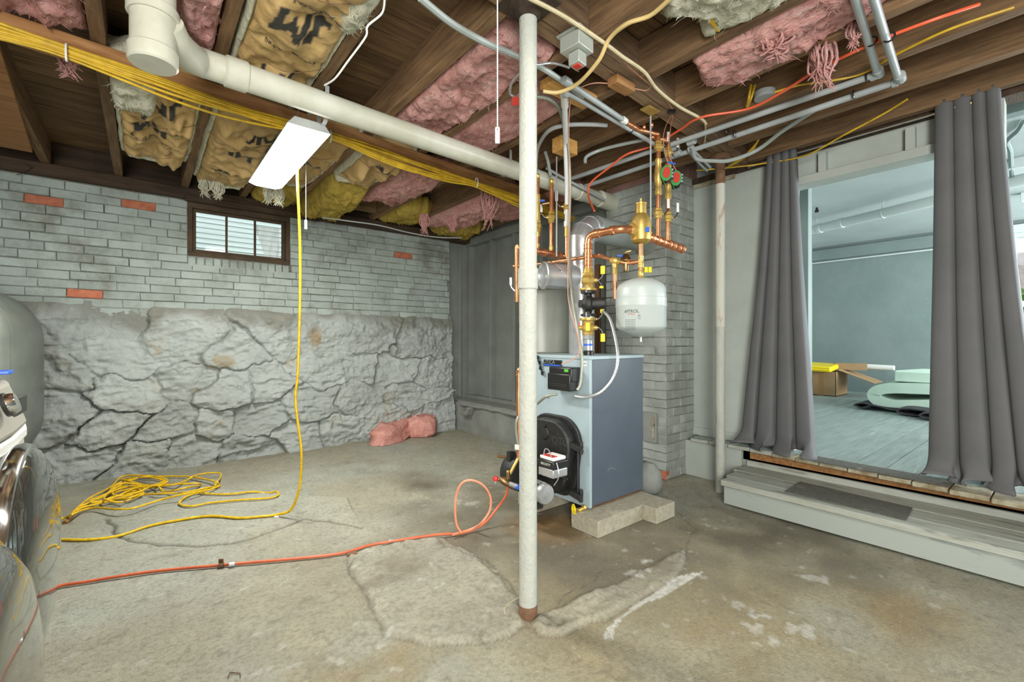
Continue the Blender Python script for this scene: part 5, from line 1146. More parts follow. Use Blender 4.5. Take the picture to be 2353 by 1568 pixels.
# ---- orange fuel line
ol = T('fuel_line', 'orange sleeved fuel line snaking across the floor and looping up to the burner', 'hose', PZ(700, 1290, 0))
pts = [PF(x, y, .011) for x, y in ((-30, 1450), (60, 1400), (120, 1353), (200, 1337), (350, 1315), (520, 1300), (700, 1284), (790, 1272), (860, 1253), (1000, 1235), (1060, 1226))]+[PZ(1110, 1205, .03), W(1145, 1165, 2.6), W(1164, 1135, 2.58), W(1168, 1100, 2.56)]
TB(spline(pts, 8), .0066, 10).build('hose', m_or, ol)
lo = [PF(1060, 1226, .022), W(1048, 1200, 2.45), W(1047, 1150, 2.45), W(1058, 1115, 2.45), W(1080, 1104, 2.45), W(1108, 1114, 2.46), W(1126, 1140, 2.47), W(1126, 1172, 2.47), W(1108, 1200, 2.44), PF(1085, 1216, .022), PF(1040, 1230, .022)]
TB(spline(lo, 8), .0064, 10).build('loop', m_orw, ol)
for px, py, m_ in ((508, 1302, m_rust), (533, 1300, m_steel), (898, 1246, m_steel)):
    q = PF(px, py, .012); MB().cyl(q-Vector((.012, -.003, 0)), q+Vector((.012, -.003, 0)), .011, 8).build('pipe_clamp', m_, ol)
q = PZ(508, 1306, 0); MB().obox(q+UP*.022, RT*.010, FW*.003, UP*.02).build('rusty_bracket', m_rust, ol)
MB().cyl(W(1168, 1100, 2.56), W(1168, 1082, 2.56), .011, 10).build('brass_connector', m_brass, ol)
one('wood_splinter', MB().bar(PZ(1142, 1049, .012), PZ(1187, 1051, .012), .02, .01), m_beam, 'short lath of wood on the floor behind the burner', 'wood strip')
one('floor_debris', MB().lathe([(.03, 0), (.028, .012), (.0, .02)], PZ(810, 1277, 0), UP, 7), m_rust, 'small dark rusty lump beside the fuel line', 'debris')
one('bent_wire', TB([PZ(*p, .006) for p in ((524, 1558), (528, 1546), (552, 1548), (552, 1556))], .0018, 5), m_rust, 'bent dark staple lying on the floor near the bottom edge', 'wire')
# ================================================================ INSULATION
ZB = ZJ
def ragged(P, s, a=.04): return a*fbm(P, 3, s)
def batt(name, x0, x1, y0, y1, m, label, seed, z0=2.36, sag=.04, lump=.035, st=.014, jag=.05, group=None, thick=.10, colf=None, freq=7, sub=None, tilt=0, cat='insulation', ridge=False):
    nx = max(8, int((x1-x0)/st)); ny = max(8, int((y1-y0)/st))
    u = np.linspace(0, 1, nx); v = np.linspace(0, 1, ny); U, Vv = np.meshgrid(u, v, indexing='ij'); U = U.ravel(); Vv = Vv.ravel()
    Pn = np.stack([U*(x1-x0), Vv*(y1-y0), U*0+seed*3.3], 1)
    e0 = jag*fbm(np.stack([U*(x1-x0)*9, U*0+seed, U*0], 1), 4, seed); e1 = jag*fbm(np.stack([U*(x1-x0)*9, U*0+seed+9, U*0], 1), 4, seed+5)
    X = x0+(x1-x0)*U; Y = (y0+e0)*(1-Vv)+(y1+e1)*Vv
    edge = np.minimum(np.minimum(U, 1-U)*(x1-x0), np.minimum(Vv, 1-Vv)*(y1-y0)); ef = np.clip(edge/.05, 0, 1); ef = np.sqrt(1-(1-ef)**2)
    n = fbm(Pn*freq, 4, seed); n2 = fbm(Pn*freq*3, 3, seed+3, True)
    nr = fbm(Pn*[freq*1.5, freq*.7, 1]+fbm(Pn*3, 3, seed+8)[:, None]*1.5, 5, seed+4, True, .6); n = n*.5+nr*(.8 if ridge else .5)
    if m is m_kraft:
        rk = np.random.default_rng(seed); cr = 0
        wpn = Pn[:, :2]+.05*np.stack([fbm(Pn*5, 3, seed+21), fbm(Pn*5, 3, seed+22)], 1)
        for q_ in range(18):
            th = rk.uniform(0, PI); f_ = rk.uniform(2.2, 13); w_ = .9*fbm(Pn*2.5, 2, seed+30+q_); s_ = (wpn[:, 0]*math.cos(th)+wpn[:, 1]*math.sin(th))*f_+w_+rk.uniform(0, 1)
            cr = cr+(2*np.abs(2*(s_-np.floor(s_))-1)-1)/f_*3.2
        fo_ = Vv*3+.15*fbm(Pn*3, 2, seed+60); n = n*.35+cr*.33+.5*(fo_-np.floor(fo_)-.5); n2 = n2*.15
    zl = z0+.05-(ef)*(.05+sag*np.sin(PI*np.clip(Vv, 0, 1))**.5)-ef*lump*n-ef*lump*.35*n2-tilt*(Vv-.5)
    Xl = X+.012*fbm(Pn*9, 3, seed+7)*(1-ef*.5)
    V1 = np.stack([Xl, Y, zl], 1); V2 = np.stack([X*.96+.04*(x0+x1)/2, Y, np.full_like(X, z0+thick)], 1)
    Q1 = grid_faces(nx, ny, 0, True); Q2 = grid_faces(nx, ny, nx*ny, False)
    idx = np.arange(nx*ny).reshape(nx, ny); bl = np.concatenate([idx[:, 0], idx[-1, 1:], idx[-2::-1, -1], idx[0, -2:0:-1]]); bn = np.roll(bl, -1)
    Q3 = np.stack([bl, bn, bn+nx*ny, bl+nx*ny], 1)
    V = np.vstack([V1, V2]); col = None
    if colf: c1 = colf(X, Y, Pn, n); col = np.vstack([c1, c1*.9])
    o = mk(name, V, np.vstack([Q1, Q2, Q3]), m, quads=True, sharp=0, col=col)
    if label: tag(o, label, cat, group)
    if label and m is not m_kraft: fringe(o, Xl, Y, zl, m, seed, int(600*(x1-x0)*(y1-y0)/.35)+100)
    surf = lambda q: Vector((q[0], q[1], zl[np.argmin((Xl-q[0])**2+(Y-q[1])**2)]-.004))
    return o, surf
def fringe(o, X, Y, Z, m, seed, n):
    rd = random.Random(seed); mb = MB()
    for _ in range(n):
        i = rd.randrange(len(X)); p_ = Vector((X[i], Y[i], Z[i]+.004)); a = rd.uniform(0, 2*PI); L_ = rd.uniform(.008, .032)
        d = Vector((math.cos(a)*.6, math.sin(a), -rd.uniform(.05, .7))); e = Vector((rd.uniform(-1, 1), rd.uniform(-1, 1), rd.uniform(-.6, .3)))*.5
        mb.tube([p_, p_+d*L_*.5, p_+d*L_+e*L_*.6, p_+d*L_*1.3+e*L_*1.5], [rd.uniform(.0015, .004), rd.uniform(.0012, .003), .001, .0003], 3)
    mb.build('loose_fibres', m, o, kind='stuff', sharp=0)
def tuft(p, L, r, m, seed, label=None, parent=None, dirv=(0, 0, -1)):
    d = Vector(dirv).normalized(); P = []; rs = []; rd = random.Random(seed)
    for i in range(14):
        t = i/13; P.append(Vector(p)+d*L*t+Vector((rd.uniform(-1, 1), rd.uniform(-1, 1), 0))*r*.35); rs.append(r*(1-t)**.7*rd.uniform(.6, 1.1)+.003)
    mb = MB()
    for q_ in range(44):
        a = rd.uniform(0, 2*PI); o1 = Vector((math.cos(a), math.sin(a), 0))*r*rd.uniform(.1, 1); l_ = L*rd.uniform(.45, 1.1); a2 = rd.uniform(0, 2*PI)
        S_ = spline([Vector(p)+o1*1.1-d*.03, Vector(p)+o1+d*l_*.3+Vector((math.cos(a2), math.sin(a2), 0))*r*.6, Vector(p)+o1*.7+d*l_*.65, Vector(p)+o1*.5+d*l_+Vector((math.sin(a2), math.cos(a2), 0))*r*.9], 6)
        mb.tube(S_, [r*.13*(1-i/len(S_))**.7+.0006 for i in range(len(S_))], 5)
    Va = np.array(mb.v); Va = Va+.004*np.stack([fbm(Va*45, 3, s_) for s_ in (1, 2, 3)], 1)
    o = mk('tuft', Va, mb.f, m, parent, sharp=0)
    if label: o.name = 'insulation_tuft'; tag(o, label, 'insulation')
    return o
kb = np.array(lin('b0935f')); kdark = np.array(lin('2b2a26')); kl = np.array(lin('c7a972'))
JMs = [  # strokes of the two letters, unit box: slanted block capitals
    [(.12, .0), (.42, .0), (.50, .12), (.50, 1), (.30, 1), (.30, .28), (.27, .2), (.08, .2)],
    [(.56, 0), (.76, 0), (.76, .62), (.98, .2), (1.2, .62), (1.2, 0), (1.4, 0), (1.4, 1), (1.2, 1), (.98, .58), (.76, 1), (.56, 1)]]
def kraftcol(marks):
    def f(X, Y, Pn, n):
        c = np.tile(kb, (len(X), 1)); k = np.clip(.5+fbm(Pn*9, 3, 77), 0, 1)[:, None]; c = c*(1-k*.5)+kl*k*.5
        for cx, cy, s_, rot in marks:
            a, b__ = math.cos(rot), math.sin(rot); u = ((X-cx)*a+(Y-cy)*b__)/s_+.7; v = ((X-cx)*b__-(Y-cy)*a)/s_+.5
            for st_ in JMs:
                ins = inpoly(u, v, st_); c[ins] = kdark
        return c
    return f
def wires(o, x0, x1, ys, z, parent):
    for y in ys: TB(spline([(x0, y, z+.02), ((x0+x1)/2, y+.03, z-.035), (x1, y-.02, z+.02)], 8), .0014, 5).build('support_wire', m_rust, parent)
# pink batts
o, _ = batt('pink_insulation', 1.12, 1.46, 1.48, 2.62, m_pink, 'long pink insulation batt sagging between the joists left of the foreground post', 11, 2.385, .05, .05, ridge=True); wires(o, 1.12, 1.46, (1.9, 2.3), 2.34, o)
batt('pink_insulation', 1.51, 1.855, 1.75, 2.72, m_pink, 'pink insulation batt behind the foreground post top', 12, 2.37, .03, .03)
batt('pink_insulation', 1.51, 1.855, 3.05, 4.05, m_pink, 'pink insulation beyond the yellow cables, left of the yellow scrap', 13, 2.36, .06, .05, ridge=True)
o, _ = batt('pink_insulation', 2.31, 2.655, 3.05, 4.35, m_pink, 'shaggy pink insulation sagging in the far corner above the grey wall', 14, 2.35, .08, .06, jag=.12, ridge=True)
tuft(W(1125, 440, 3.9), .30, .06, m_pink, 5, parent=o); tuft(W(975, 500, 4.2), .16, .035, m_pink, 6, parent=o); tuft(W(1040, 510, 4.2), .1, .03, m_pink, 9, parent=o)
batt('pink_insulation', 2.71, 3.03, 2.7, 3.9, m_pink, 'pink insulation in the last bay behind the foreground post', 15, 2.36, .04, .04)
batt('pink_insulation', -.53, -.17, 1.35, 2.68, m_pink, 'pink insulation at the top left corner above the cable beam', 16, 2.39, .05, .07, ridge=True)
batt('pink_insulation', .095, .25, 1.30, 2.55, m_pink, 'pink insulation right of the drain stack', 18, 2.37, .05, .06, ridge=True)
tuft(W(157, 128, 2.3), .10, .035, m_pink, 8, 'wisp of pink insulation hanging below the yellow cables at the far left')
o, _ = batt('pink_insulation', 1.93, 2.245, .1, 1.12, m_pink, 'large shaggy pink insulation hanging between the right-hand joists', 19, 2.41, .07, .05, jag=.1, ridge=True, tilt=.13)
tuft(W(1890, 120, 2.05), .17, .04, m_pink, 12, parent=o); tuft(W(1962, 70, 1.95), .08, .02, m_pink, 13, parent=o); tuft(W(1780, 95, 2.1), .07, .05, m_pink, 14, parent=o)
o, _ = batt('pale_insulation', 1.53, 1.87, .3, 1.0, m_wfib, 'pale shredded insulation at the top edge right of the girder', 20, 2.37, .05, .05, jag=.1)
# yellow and white
batt('yellow_insulation', 1.91, 2.25, 4.0, 4.6, m_yfib, 'yellow insulation scrap near the top of the brick wall', 21, 2.36, .07, .05, jag=.1)
batt('yellow_insulation', 2.5, 3.0, 4.2, 4.62, m_yfib, 'low yellow insulation scrap above the corner of brick and grey wall', 22, 2.33, .06, .05, jag=.1)
o, _ = batt('yellow_insulation', 1.12, 1.455, 3.62, 4.62, m_yfib, 'yellow insulation roll end above the right corner of the small window', 23, 2.30, .09, .06, ridge=True)
batt('yellow_insulation', .73, 1.06, 4.1, 4.62, m_yfib, 'dark yellow insulation behind the hanging yellow cord', 24, 2.34, .05, .05)
o, _ = batt('white_insulation', -.135, .06, 2.66, 3.1, m_wfib, 'white fluffy insulation wad at the left end of the crumpled kraft batt', 25, 2.31, .09, .06, jag=.06, freq=9)
batt('white_insulation', -.12, .05, 1.5, 2.0, m_wfib, 'grubby white insulation left of the drain stack', 26, 2.38, .05, .05)
batt('white_insulation', .58, .69, 1.5, 1.86, m_wfib, 'frayed white insulation tuft at the top edge beside the near kraft batt', 27, 2.34, .06, .05)
# kraft faced batts with white fibre edges
def kraft(x0, x1, y0, y1, label, seed, marks, z0=2.34, sag=.06, lump=.05, words=(), freq=7):
    o, surf = batt('kraft_insulation', x0+.012, x1-.012, y0, y1, m_kraft, label, seed, z0, sag, lump, st=.0085, jag=.02, colf=kraftcol(marks), ridge=True, freq=freq)
    f1, _ = batt('fibre_edge', x0-.004, x0+.035, y0-.01, y1+.02, m_wfib, None, seed+50, z0-.005, sag*.8, .02, jag=.03)
    f2, _ = batt('fibre_edge', x1-.035, x1+.004, y0-.01, y1+.02, m_wfib, None, seed+60, z0-.005, sag*.8, .02, jag=.03)
    f3, _ = batt('fibre_edge', x0+.02, x1-.02, y1-.02, y1+.05, m_wfib, None, seed+70, z0-.01, sag*.6, .02, jag=.08)
    for f in (f1, f2, f3):
        wl_ = f.location.copy(); f.parent = o; f.location = wl_-o.location
    for body, size, x, y, rot in words:
        r_ = Vector((math.cos(rot), math.sin(rot), 0)); text(body, size, (x, y, z0), r_, (r_.y, -r_.x, 0), m_prt, o, 'printed_words', surf=surf)
    wires(o, x0, x1, (y0+(y1-y0)*.3, y0+(y1-y0)*.75), z0-sag, o)
    return o
# seen from below the print runs towards +X with its top towards -Y, so the marks are rotated half a turn where needed
kraft(.305, .665, 1.30, 2.50, 'large kraft-faced insulation batt at the top edge behind the drain line', 31, [(.49, 1.92, .15, PI*1.05), (.50, 2.38, .12, PI)], 2.345, .05, .03, words=(('Formaldehyde-free', .03, .50, 1.80, PI*1.05), ('Formaldehyde-free', .028, .50, 2.15, PI*1.05)))
kraft(-.12, .245, 2.80, 3.98, 'crumpled kraft-faced insulation batt, leftmost one below the yellow cables', 32, [(.08, 3.02, .13, PI*1.0), (.05, 3.36, .14, PI*.98)], 2.33, .07, .06, words=(('Formaldehyde-free', .03, .06, 3.22, PI), ('Thermal and Sound', .03, .06, 3.50, PI)), freq=8)
kraft(.295, .665, 2.78, 4.30, 'kraft-faced insulation batt left of the shop light, with ragged white end', 33, [(.56, 3.14, .12, 0.05), (.48, 3.48, .13, .05), (.46, 3.86, .13, .1)], 2.335, .06, .04, words=(('Thermal and Sound', .045, .50, 2.86, .05),), freq=5)
kraft(.72, 1.06, 2.78, 3.95, 'kraft-faced insulation batt half hidden above the shop light', 34, [(.9, 3.4, .1, 0)], 2.34, .05, .04, freq=5)
kraft(1.12, 1.45, 2.80, 3.55, 'yellowed kraft-faced insulation batt right of the shop light', 35, [(1.28, 3.05, .09, .3)], 2.33, .07, .04, freq=5)
for k, (px, py) in enumerate(((470, 425), (500, 430), (615, 440), (640, 445))): tuft(W(px, py, 3.35), .09, .03, m_wfib, 40+k, ('first', 'second', 'third', 'fourth')[k]+' frayed white tuft from the left, hanging over the sill above the window')
# pink insulation on the floor by the brick wall
def lumpy(name, c, ax, ay, az, m, seed, label, amp=.02, rot=None, kn=.9):
    nu, nv = 46, 30; u = np.linspace(0, 2*PI, nu, endpoint=False); v = np.linspace(-PI/2, PI/2, nv)
    U, Vv = np.meshgrid(u, v, indexing='ij'); e = .55
    sg = lambda a, p: np.sign(a)*np.abs(a)**p
    X = sg(np.cos(Vv), e)*sg(np.cos(U), e); Y = sg(np.cos(Vv), e)*sg(np.sin(U), e); Z = sg(np.sin(Vv), e)
    P = np.stack([X.ravel(), Y.ravel(), Z.ravel()], 1); ax, ay, az = map(np.array, (ax, ay, az))
    V = np.array(c)+P[:, :1]*ax+P[:, 1:2]*ay+P[:, 2:]*az
    V = V+amp*(np.stack([fbm(V*7, 4, seed+s_) for s_ in (1, 2, 3)], 1)+.7*fbm(V*13, 4, seed+9, True)[:, None]*P)
    V[:, 2] = np.maximum(V[:, 2], .003)
    i = np.arange(nu)[:, None]*nv+np.arange(nv-1)[None, :]; j = ((np.arange(nu)+1) % nu)[:, None]*nv+np.arange(nv-1)[None, :]
    Q = np.stack([i.ravel(), j.ravel(), j.ravel()+1, i.ravel()+1], 1)
    o = mk(name, V, Q, m, quads=True, sharp=0); return tag(o, label, 'insulation')
a_, b_ = PZ(885, 1020, 0), PZ(965, 985, 0); c = (a_+b_)/2; ax = (b_-a_)*.62+UP*.04; pr = Vector((-ax.y, ax.x, 0)).normalized()
lumpy('pink_insulation_bundle', c+UP*.09+pr*.02, ax, pr*.12, UP*.085+pr*.03, m_pinkd, 61, 'long crumpled roll of pink insulation lying by the stone wall', .06)
c = PZ(975, 1003, 0); lumpy('pink_insulation_bundle', c+UP*.105+Vector((.02, .06, 0)), RT*.15, FW*.16, UP*.10, m_pinkd, 66, 'rounded folded piece of pink insulation at the right end of the roll', .035)
# ================================================================ STEP AND MATS
st_ = T('wooden_step', 'grey painted wooden step in front of the raised floor', 'step', (3.1, .3, 0))
ysa, ysb = 1.42, -1.9
xs0 = 2.862
for a, b_ in ((0, .125), (.13, .30), (.305, .485)):
    MB().prism([(0, 0), (b_-a-.003, 0), (b_-a-.003, ysb-ysa), (0, ysb-ysa)], (xs0+a, ysa+.08*(a/.4), .128), (1, 0, 0), (0, 1, 0), (0, 0, .036)).build('tread_board', m_step, st_, bevel=.004)
B(xs0+.022, xs0+.045, ysb, ysa-.01, .012, .127).build('front_board', mat('scuffed_front_board', 'a0a8a1', .55, c2='8a938e', scale=1.6, thr=(.52, .56), stretch=(1, 1, 5), bump=.15, bscale=20), st_, bevel=.003)
MB().box(xs0+.05, xs0+.48, ysa-.04, ysa-.015, .004, .127).build('end_board', m_grayw, st_, bevel=.003)
B(xs0+.48, xs0+.495, ysb, ysa+.05, .0, .20).build('back_board', m_step, st_, bevel=.003)
c4 = [PZ(*p, .166) for p in ((1838, 1108), (2097, 1168), (2082, 1197), (1803, 1130))]
one('step_mat', MB().prism([(v.x, v.y) for v in c4], (0, 0, .1645), (1, 0, 0), (0, 1, 0), (0, 0, .005)), m_mat, 'worn grey carpet strip on the tread of the step', 'mat', bevel=.001)
c4 = [PZ(*p, .302) for p in ((1830, 1040), (1900, 1046), (2150, 1100), (2146, 1128), (2000, 1085), (1838, 1052))]
c4 = [Vector((3.235, 1.02, 0)), Vector((3.385, 1.04, 0)), Vector((3.36, .40, 0)), Vector((3.215, .40, 0))]
one('threshold_mat', MB().prism([(v.x, v.y) for v in c4], (0, 0, .300), (1, 0, 0), (0, 1, 0), (0, 0, .006)), m_mat, 'grey carpet strip along the edge of the raised floor between the curtains', 'mat', bevel=.001)
# ================================================================ CURTAINS
rod_a, rod_b = PX(1720, 383, 3.36), PX(2275, 225, 3.36)
cr = T('curtain_rod', 'thin metal curtain rod across the opening to the raised room', 'curtain rod', rod_a)
MB().cyl(rod_a, rod_b, .008, 12).build('rod', m_chrome, cr)
MB().lathe([(0, -.012), (.012, -.006), (.014, 0), (.012, .008), (.008, .014)], rod_a, rod_b-rod_a, 14).build('finial', m_bras2, cr)
for q in (rod_a+(rod_b-rod_a)*.11, rod_b-(rod_b-rod_a)*.06): MB().bar(q, q+Vector((.09, 0, 0)), .01, .01).cyl(q-Vector((0, .012, 0)), q+Vector((0, .012, 0)), .014, 10).build('bracket', m_chrome, cr)
def curtain(label, top, bot, zt, zb, pleats, seed, xr=3.36, amp0=.018, amp1=.045, puddle=.04):
    g = T('curtain', label, 'curtain', (xr, (bot[0]+bot[1])/2, zb))
    nu, nv = pleats*26, 80; V = []; rd = random.Random(seed); ph = [rd.uniform(.8, 1.2) for _ in range(pleats+1)]
    cum = np.concatenate([[0], np.cumsum(ph[:pleats])]); cum /= cum[-1]
    for i in range(nu):
        u = i/(nu-1)
        for j in range(nv):
            v = j/(nv-1); k = v**1.25
            y = (top[0]*(1-k)+bot[0]*k)*(1-u)+(top[1]*(1-k)+bot[1]*k)*u
            s_ = np.interp(u, cum, np.arange(pleats+1)); a = amp0*(1-k)+amp1*k; f = s_-int(s_) if s_ < pleats else 1
            wv = abs(math.sin(PI*s_))**.4*2-1
            x = xr-.01-a*wv*.8-.02*k+.012*math.sin(7*v+3*u)*k
            y += a*.35*math.sin(2*PI*s_+1.1)*(.3+.7*k)
            z = zt*(1-v)+zb*v
            e = max(0, v-.93)/.07
            x -= e*e*(.10 if seed == 1 else .07)*(.5+.5*math.sin(5.1*u*pleats+1)); y += e*e*.03*math.sin(9*u*pleats)
            z += e*e*puddle*(.5+.5*math.sin(4.3*u*pleats)); z = max(z, zb+.003)
            V.append((x, y, z))
    Q = [tuple(q) for q in grid_faces(nu, nv)]
    o = mk('cloth', V, Q, m_curt, g, sharp=0); md = o.modifiers.new('s', 'SOLIDIFY'); md.thickness = .004
    for k in range(pleats*2):
        u = (k+.5)/(pleats*2); yy = top[0]*(1-u)+top[1]*u; zr = rod_a.z+(rod_b.z-rod_a.z)*((rod_a.y-yy)/(rod_a.y-rod_b.y))
        TB([Vector((xr+.0, yy, zr))+Vector((math.cos(t), .15*math.cos(t), math.sin(t)))*.018 for t in np.linspace(0, 2*PI, 14, endpoint=False)], .0035, 6, closed=True).build('grommet', m_bras2, g)
    return g
curtain('grey curtain gathered at the left side of the opening', (1.335, 1.155), (1.50, 1.03), 2.325, .303, 4, 1)
curtain('grey curtain at the right side of the opening, cut by the frame edge', (.475, .235), (.49, .07), 2.345, .303, 4, 2)
# ================================================================ RAISED ROOM CONTENTS
q = PZ(1925, 910, .3)
bx = T('cardboard_box', 'open cardboard box by the far wall of the raised room', 'box', (7.3, 2.2, .3))
X0, X1, Y0, Y1, Z0, Z1 = 7.25, 7.75, 2.02, 2.50, .302, .63
MB().box(X0, X0+.006, Y0, Y1, Z0, Z1).box(X1-.006, X1, Y0, Y1, Z0, Z1).box(X0, X1, Y0, Y0+.006, Z0, Z1).box(X0, X1, Y1-.006, Y1, Z0, Z1).box(X0, X1, Y0, Y1, Z0, Z0+.006).build('carton', m_card, bx)
MB().obox(((X0+X1)/2+.03, Y0-.2, Z1-.05), Vector((.22, 0, 0)), Vector((0, -.2, -.08)), Vector((0, -.001, .003))).build('flap', m_card, bx)
MB().obox((X0+.05, (Y0+Y1)/2+.05, Z1+.03), Vector((.08, 0, .03)), Vector((0, .22, 0)), Vector((0, 0, .003))).build('flap', m_card, bx)
B(X0-.001, X0, Y0+.14, Y0+.2, Z0, Z1).build('tape', mat('brown_tape', '9c7546', .4), bx)
yc = T('yellow_case', 'yellow ribbed plastic lid on top of the cardboard box', 'lid', (7.35, 2.35, .67))
MB().obox((7.35, 2.33, .69), Vector((.2, 0, .02)), Vector((0, .28, .01)), UP*.035).build('lid', m_yel, yc, bevel=.02)
for k in range(2): MB().obox((7.15, 2.32, .665+.03*k), Vector((.01, 0, 0)), Vector((0, .26, .01)), UP*.005).build('rib', m_yel, yc, bevel=.003)
one('small_carton', MB().obox((7.55, 1.93, .70), Vector((.06, .02, 0)), Vector((-.03, .17, 0)), UP*.045), m_card, 'small brown carton lying on the open box flap', 'box', bevel=.002)
one('paper_tube', MB().cyl((7.75, 1.86, .70), (7.75, 1.5, .69), .035, 16), m_wht, 'white paper tube sticking out behind the small carton', 'tube')
fb = T('folded_foam', 'thick pale green foam mattress folded over on the dark felt', 'foam mattress', (6.5, 1.1, .36))
def ribbon(path, thick, width_dir, o_, name, m, parent):
    """sheet folded along a path in the Y-Z plane, extruded along X"""
    P = [Vector((0, a, b_)) for a, b_ in path]; P = spline(P, 6); up_, lo_ = [], []
    for i, p_ in enumerate(P):
        d = (P[min(i+1, len(P)-1)]-P[max(i-1, 0)]).normalized(); n_ = Vector((0, -d.z, d.y)); up_.append(p_+n_*thick/2); lo_.append(p_-n_*thick/2)
    ring = up_+lo_[::-1]; o_ = Vector(o_); n = len(ring); wd = Vector(width_dir)
    V = [o_+v for v in ring]+[o_+v+wd for v in ring]; m_ = len(P); Fc = []
    for i in range(m_-1):
        a, b_, c_, d_ = i, i+1, n-2-i, n-1-i; Fc.append((d_, c_, b_, a)); Fc.append((a+n, b_+n, c_+n, d_+n))
    for i in range(n): Fc.append((i, (i+1) % n, n+(i+1) % n, n+i))
    return mk(name, V, Fc, m, parent)
FXX = 6.15
ribbon([(.1, .555), (.6, .565), (1.0, .56), (1.22, .535), (1.30, .475), (1.27, .41), (1.15, .375), (1.0, .385), (.6, .43), (.1, .445)], .108, (1.0, 0, 0), (FXX, .07, .0), 'foam', m_foam, fb)
one('foam_slab', MB().prism([(0, 0), (1.05, .05), (1.0, .95), (.35, 1.08), (.02, 1.02)], (FXX+.03, .18, .622), (1, 0, 0), (0, 1, 0), (0, 0, .10)), m_foam, 'pale green foam slab lying on top of the folded mattress', 'foam', bevel=.006)
fl2 = T('felt_blanket', 'dark grey felt padding folded in loops under the green foam', 'felt pad', (6.1, .9, .3))
ribbon([(1.45, .325), (1.5, .35), (1.42, .375), (1.25, .35), (1.0, .345), (.4, .34)], .012, (.9, 0, 0), (6.1, .03, -.005), 'felt_fold', m_felt, fl2)
ribbon([(.2, .33), (.8, .325), (1.12, .33), (1.17, .36), (1.08, .385), (.8, .37), (.3, .38)], .014, (.8, 0, 0), (5.9, -.05, -.008), 'felt_fold', m_felt, fl2)
ribbon([(.2, .34), (.6, .33), (.86, .345), (.9, .37), (.82, .395), (.6, .385), (.2, .37)], .014, (.5, 0, 0), (5.72, .02, -.018), 'felt_fold', m_felt, fl2)
ribbon([(.1, .395), (.5, .39), (.66, .41), (.68, .44), (.58, .46), (.1, .455)], .014, (.4, 0, 0), (5.75, .0, -.022), 'felt_fold', m_felt, fl2)
# drain pipe of the raised room
fa, fb_ = W(1862, 531, 6.2), PX(2215, 440, 5.0)
fd = (fb_-fa).normalized()
fp = T('drain_pipe', 'pale painted drain pipe under the teal ceiling of the raised room', 'pipe', fa)
a_ = PZ(1870, 528, 2.38); b_ = PZ(2175, 455, 2.38); dd = (b_-a_).normalized()
MB().cyl(a_-dd*.1, b_+dd*1.2, .05, 20).build('pipe', m_tealw, fp)
for t in (.05, .3): MB().cyl(a_+dd*t, a_+dd*(t+.05), .057, 20).build('hub', m_tealw, fp)
for px in (1880, 2050): q = a_+(b_-a_)*((px-1870)/305); MB().tube([q+(Vector((dd.y, -dd.x, 0))*math.cos(t)+UP*math.sin(t))*.052 for t in np.linspace(-PI, 0, 10)]+[q+Vector((0, 0, .13))], .004, 6).build('strap', m_tealw, fp)
one('ceiling_hook', MB().lathe([(.02, 0), (.02, .02), (.012, .03), (.012, .05)], PZ(1877, 488, 2.44), UP, 10), m_blkp, 'small dark fitting on the teal ceiling by the square post', 'fitting')
one('twisted_cable', TB(spline([PZ(2325, 410, 2.42), PZ(2322, 350, 2.45), PZ(2315, 325, 2.47), PZ(2340, 300, 2.48), PZ(2352, 280, 2.48)], 8), .014, 8), m_teal, 'teal painted cable drooping in the right-hand room corner', 'cable')
# ================================================================ OIL TANK
ot = T('oil_tank', 'tall grey rounded steel oil tank in the left corner by the stone wall', 'tank', (-.88, 3.95, 0))
xr_, r_, zb_, zt_ = -.535, .345, .20, 1.40
cxk = xr_-r_; prof = []
for k in range(25): t = PI*k/24; prof.append((cxk+r_*math.cos(t), zt_-r_+r_*math.sin(t)))
for k in range(25): t = PI+PI*k/24; prof.append((cxk+r_*math.cos(t), zb_+r_+r_*math.sin(t)))
def scaled(s_): cz = (zt_+zb_)/2; return [(cxk+(a-cxk)*s_, cz+(b__-cz)*s_) for a, b__ in prof]
V = []; lay = [(3.40, .90), (3.415, .97), (3.45, 1.0), (3.47, 1.0), (3.471, 1.012), (3.485, 1.012), (3.486, 1.0), (4.50, 1.0), (4.54, .97), (4.555, .9)]
n = len(prof)
for y_, s_ in lay: V += [(a, y_, b__) for a, b__ in scaled(s_)]
Fc = [((i*n+k), ((i+1)*n+k), ((i+1)*n+(k+1) % n), (i*n+(k+1) % n)) for i in range(len(lay)-1) for k in range(n)]
Fc += [tuple(range(n)), tuple(range((len(lay)-1)*n+n-1, (len(lay)-1)*n-1, -1))]
mk('shell', V, Fc, m_oil, ot, sharp=50)
for x_, y_ in ((-.7, 3.55), (-1.06, 3.55), (-.7, 4.4), (-1.06, 4.4)): MB().cyl((x_, y_, 0), (x_, y_, .28), .02, 10).build('leg', m_oil, ot)
MB().cyl((cxk, 3.7, 1.38), (cxk, 3.7, 1.45), .03, 12).build('filler_neck', m_oil, ot)
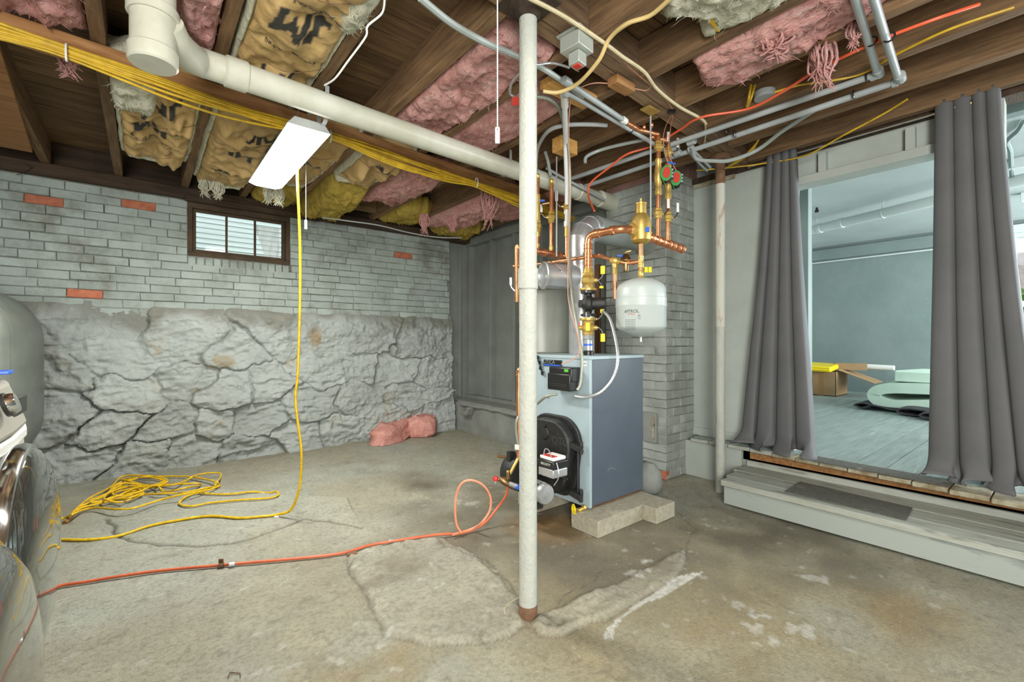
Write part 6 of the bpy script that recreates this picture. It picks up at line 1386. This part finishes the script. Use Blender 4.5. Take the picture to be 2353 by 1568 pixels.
# ================================================================ WASHING MACHINES
def washer(xf, yc, label, rot=0):
    piv = Vector((xf, yc, 0)); g = T('washing_machine', label, 'washing machine', piv)
    R = Matrix.Rotation(rot, 3, 'Z')
    def bb(mb, name, m, bevel=0, par=g):
        mb.v = [tuple(R@(Vector(v)-piv)+piv) for v in mb.v]; return mb.build(name, m, par, bevel=bevel)
    x0 = xf-.09   # cabinet front
    hz = .50
    bb(MB().box(x0-.66, x0-.02, yc-.34, yc+.34, .02, .93), 'cabinet', m_wbody, .012)
    # curved front panel
    mb = MB(); pr_ = [(0, -.34), (.03, -.335), (.05, -.2), (.056, 0), (.05, .2), (.03, .335), (0, .34)]
    mb.prism([(a, b__) for a, b__ in pr_], (x0-.02, yc, .06), (1, 0, 0), (0, 1, 0), (0, 0, .70)); bb(mb, 'front_panel', m_wbody, .008)
    mb = MB().prism([(a*1.1, b__) for a, b__ in pr_], (x0-.02, yc, .775), (1, 0, 0), (0, 1, 0), (.0, 0, .03)); bb(mb, 'white_trim', m_wht, .006)
    V0_ = MB().prism([(a*1.15, b__) for a, b__ in pr_], (x0-.02, yc, .81), (1, 0, 0), (0, 1, 0), (-.04, 0, .125)); cp = bb(V0_, 'control_panel', m_wpan, .012)
    bb(MB().box(x0-.66, x0-.05, yc-.34, yc+.34, .93, .95), 'top', m_wbody, .01)
    kb_ = Vector((x0+.034, yc-.05, .893)); bb(MB().lathe([(.026, 0), (.026, .012), (.023, .02), (.0, .022)], kb_, (1, 0, .3), 28), 'dial', m_chrome, par=cp)
    bb(MB().lathe([(.030, -.004), (.030, .004), (.027, .004)], kb_, (1, 0, .3), 28), 'dial_ring', m_prt, par=cp)
    bb(MB().box(x0+.022, x0+.030, yc+.06, yc+.24, .845, .895), 'display', m_prt, .003, cp)
    for k in range(4): bb(MB().lathe([(.006, 0), (.005, .004), (0, .005)], (x0+.018, yc+.215+.02*k, .87), (1, 0, .2), 8), 'button', m_wht, par=cp)
    # bulged door
    c_ = Vector((x0+.025, yc, hz))
    bb(MB().lathe([(.27, .040), (.262, .055), (.23, .072), (.18, .083), (.12, .089), (.06, .092), (0, .093)], c_, (1, 0, 0), 64), 'door', m_wdark)
    dd_ = [o for o in g.children if o.name.startswith('door')][0]; bb(MB().lathe([(.285, 0), (.285, .03), (.278, .042), (.27, .045)], c_, (1, 0, 0), 64), 'door_ring', m_chrome, par=dd_)
    bb(MB().box(x0-.6, x0-.05, yc-.3, yc+.3, 0, .025), 'plinth', m_prt)
    return g
washer(-.206, 1.70, 'grey front-loading washing machine with round dark door, the one next to the oil tank', .0)
washer(-.146, .90, 'grey front-loading washing machine nearest the camera, its round door cut by the frame', -.0)
one('blue_cloth', MB().obox((-.36, 2.03, .956), Vector((.05, 0, 0)), Vector((0, .03, 0)), UP*.006), m_blu, 'bit of blue cloth on top of the washing machine beside the oil tank', 'cloth', bevel=.003)
# ================================================================ GROUPS
GR = {'washing_machine': 'front-loading washing machines at the left edge', 'curtain': 'pair of grey curtains at the opening', 'kraft_insulation': 'kraft-faced insulation batts between the joists',
      'pink_insulation': 'pink insulation batts between the joists', 'yellow_insulation': 'yellow insulation scraps near the brick wall', 'support_post': 'steel posts under the girder',
      'heating_pipe': 'pair of grey heating pipes under the joists', 'zone_riser': 'copper zone risers on the header', 'zone_pump': 'pumps on the zone risers', 'wood_block': 'wood blocks screwed under the joists'}
for o in C.objects:
    if o.parent is None and 'category' in o and 'group' not in o:
        b_ = o.name.split('.')[0]
        if b_ in GR: o['group'] = GR[b_]
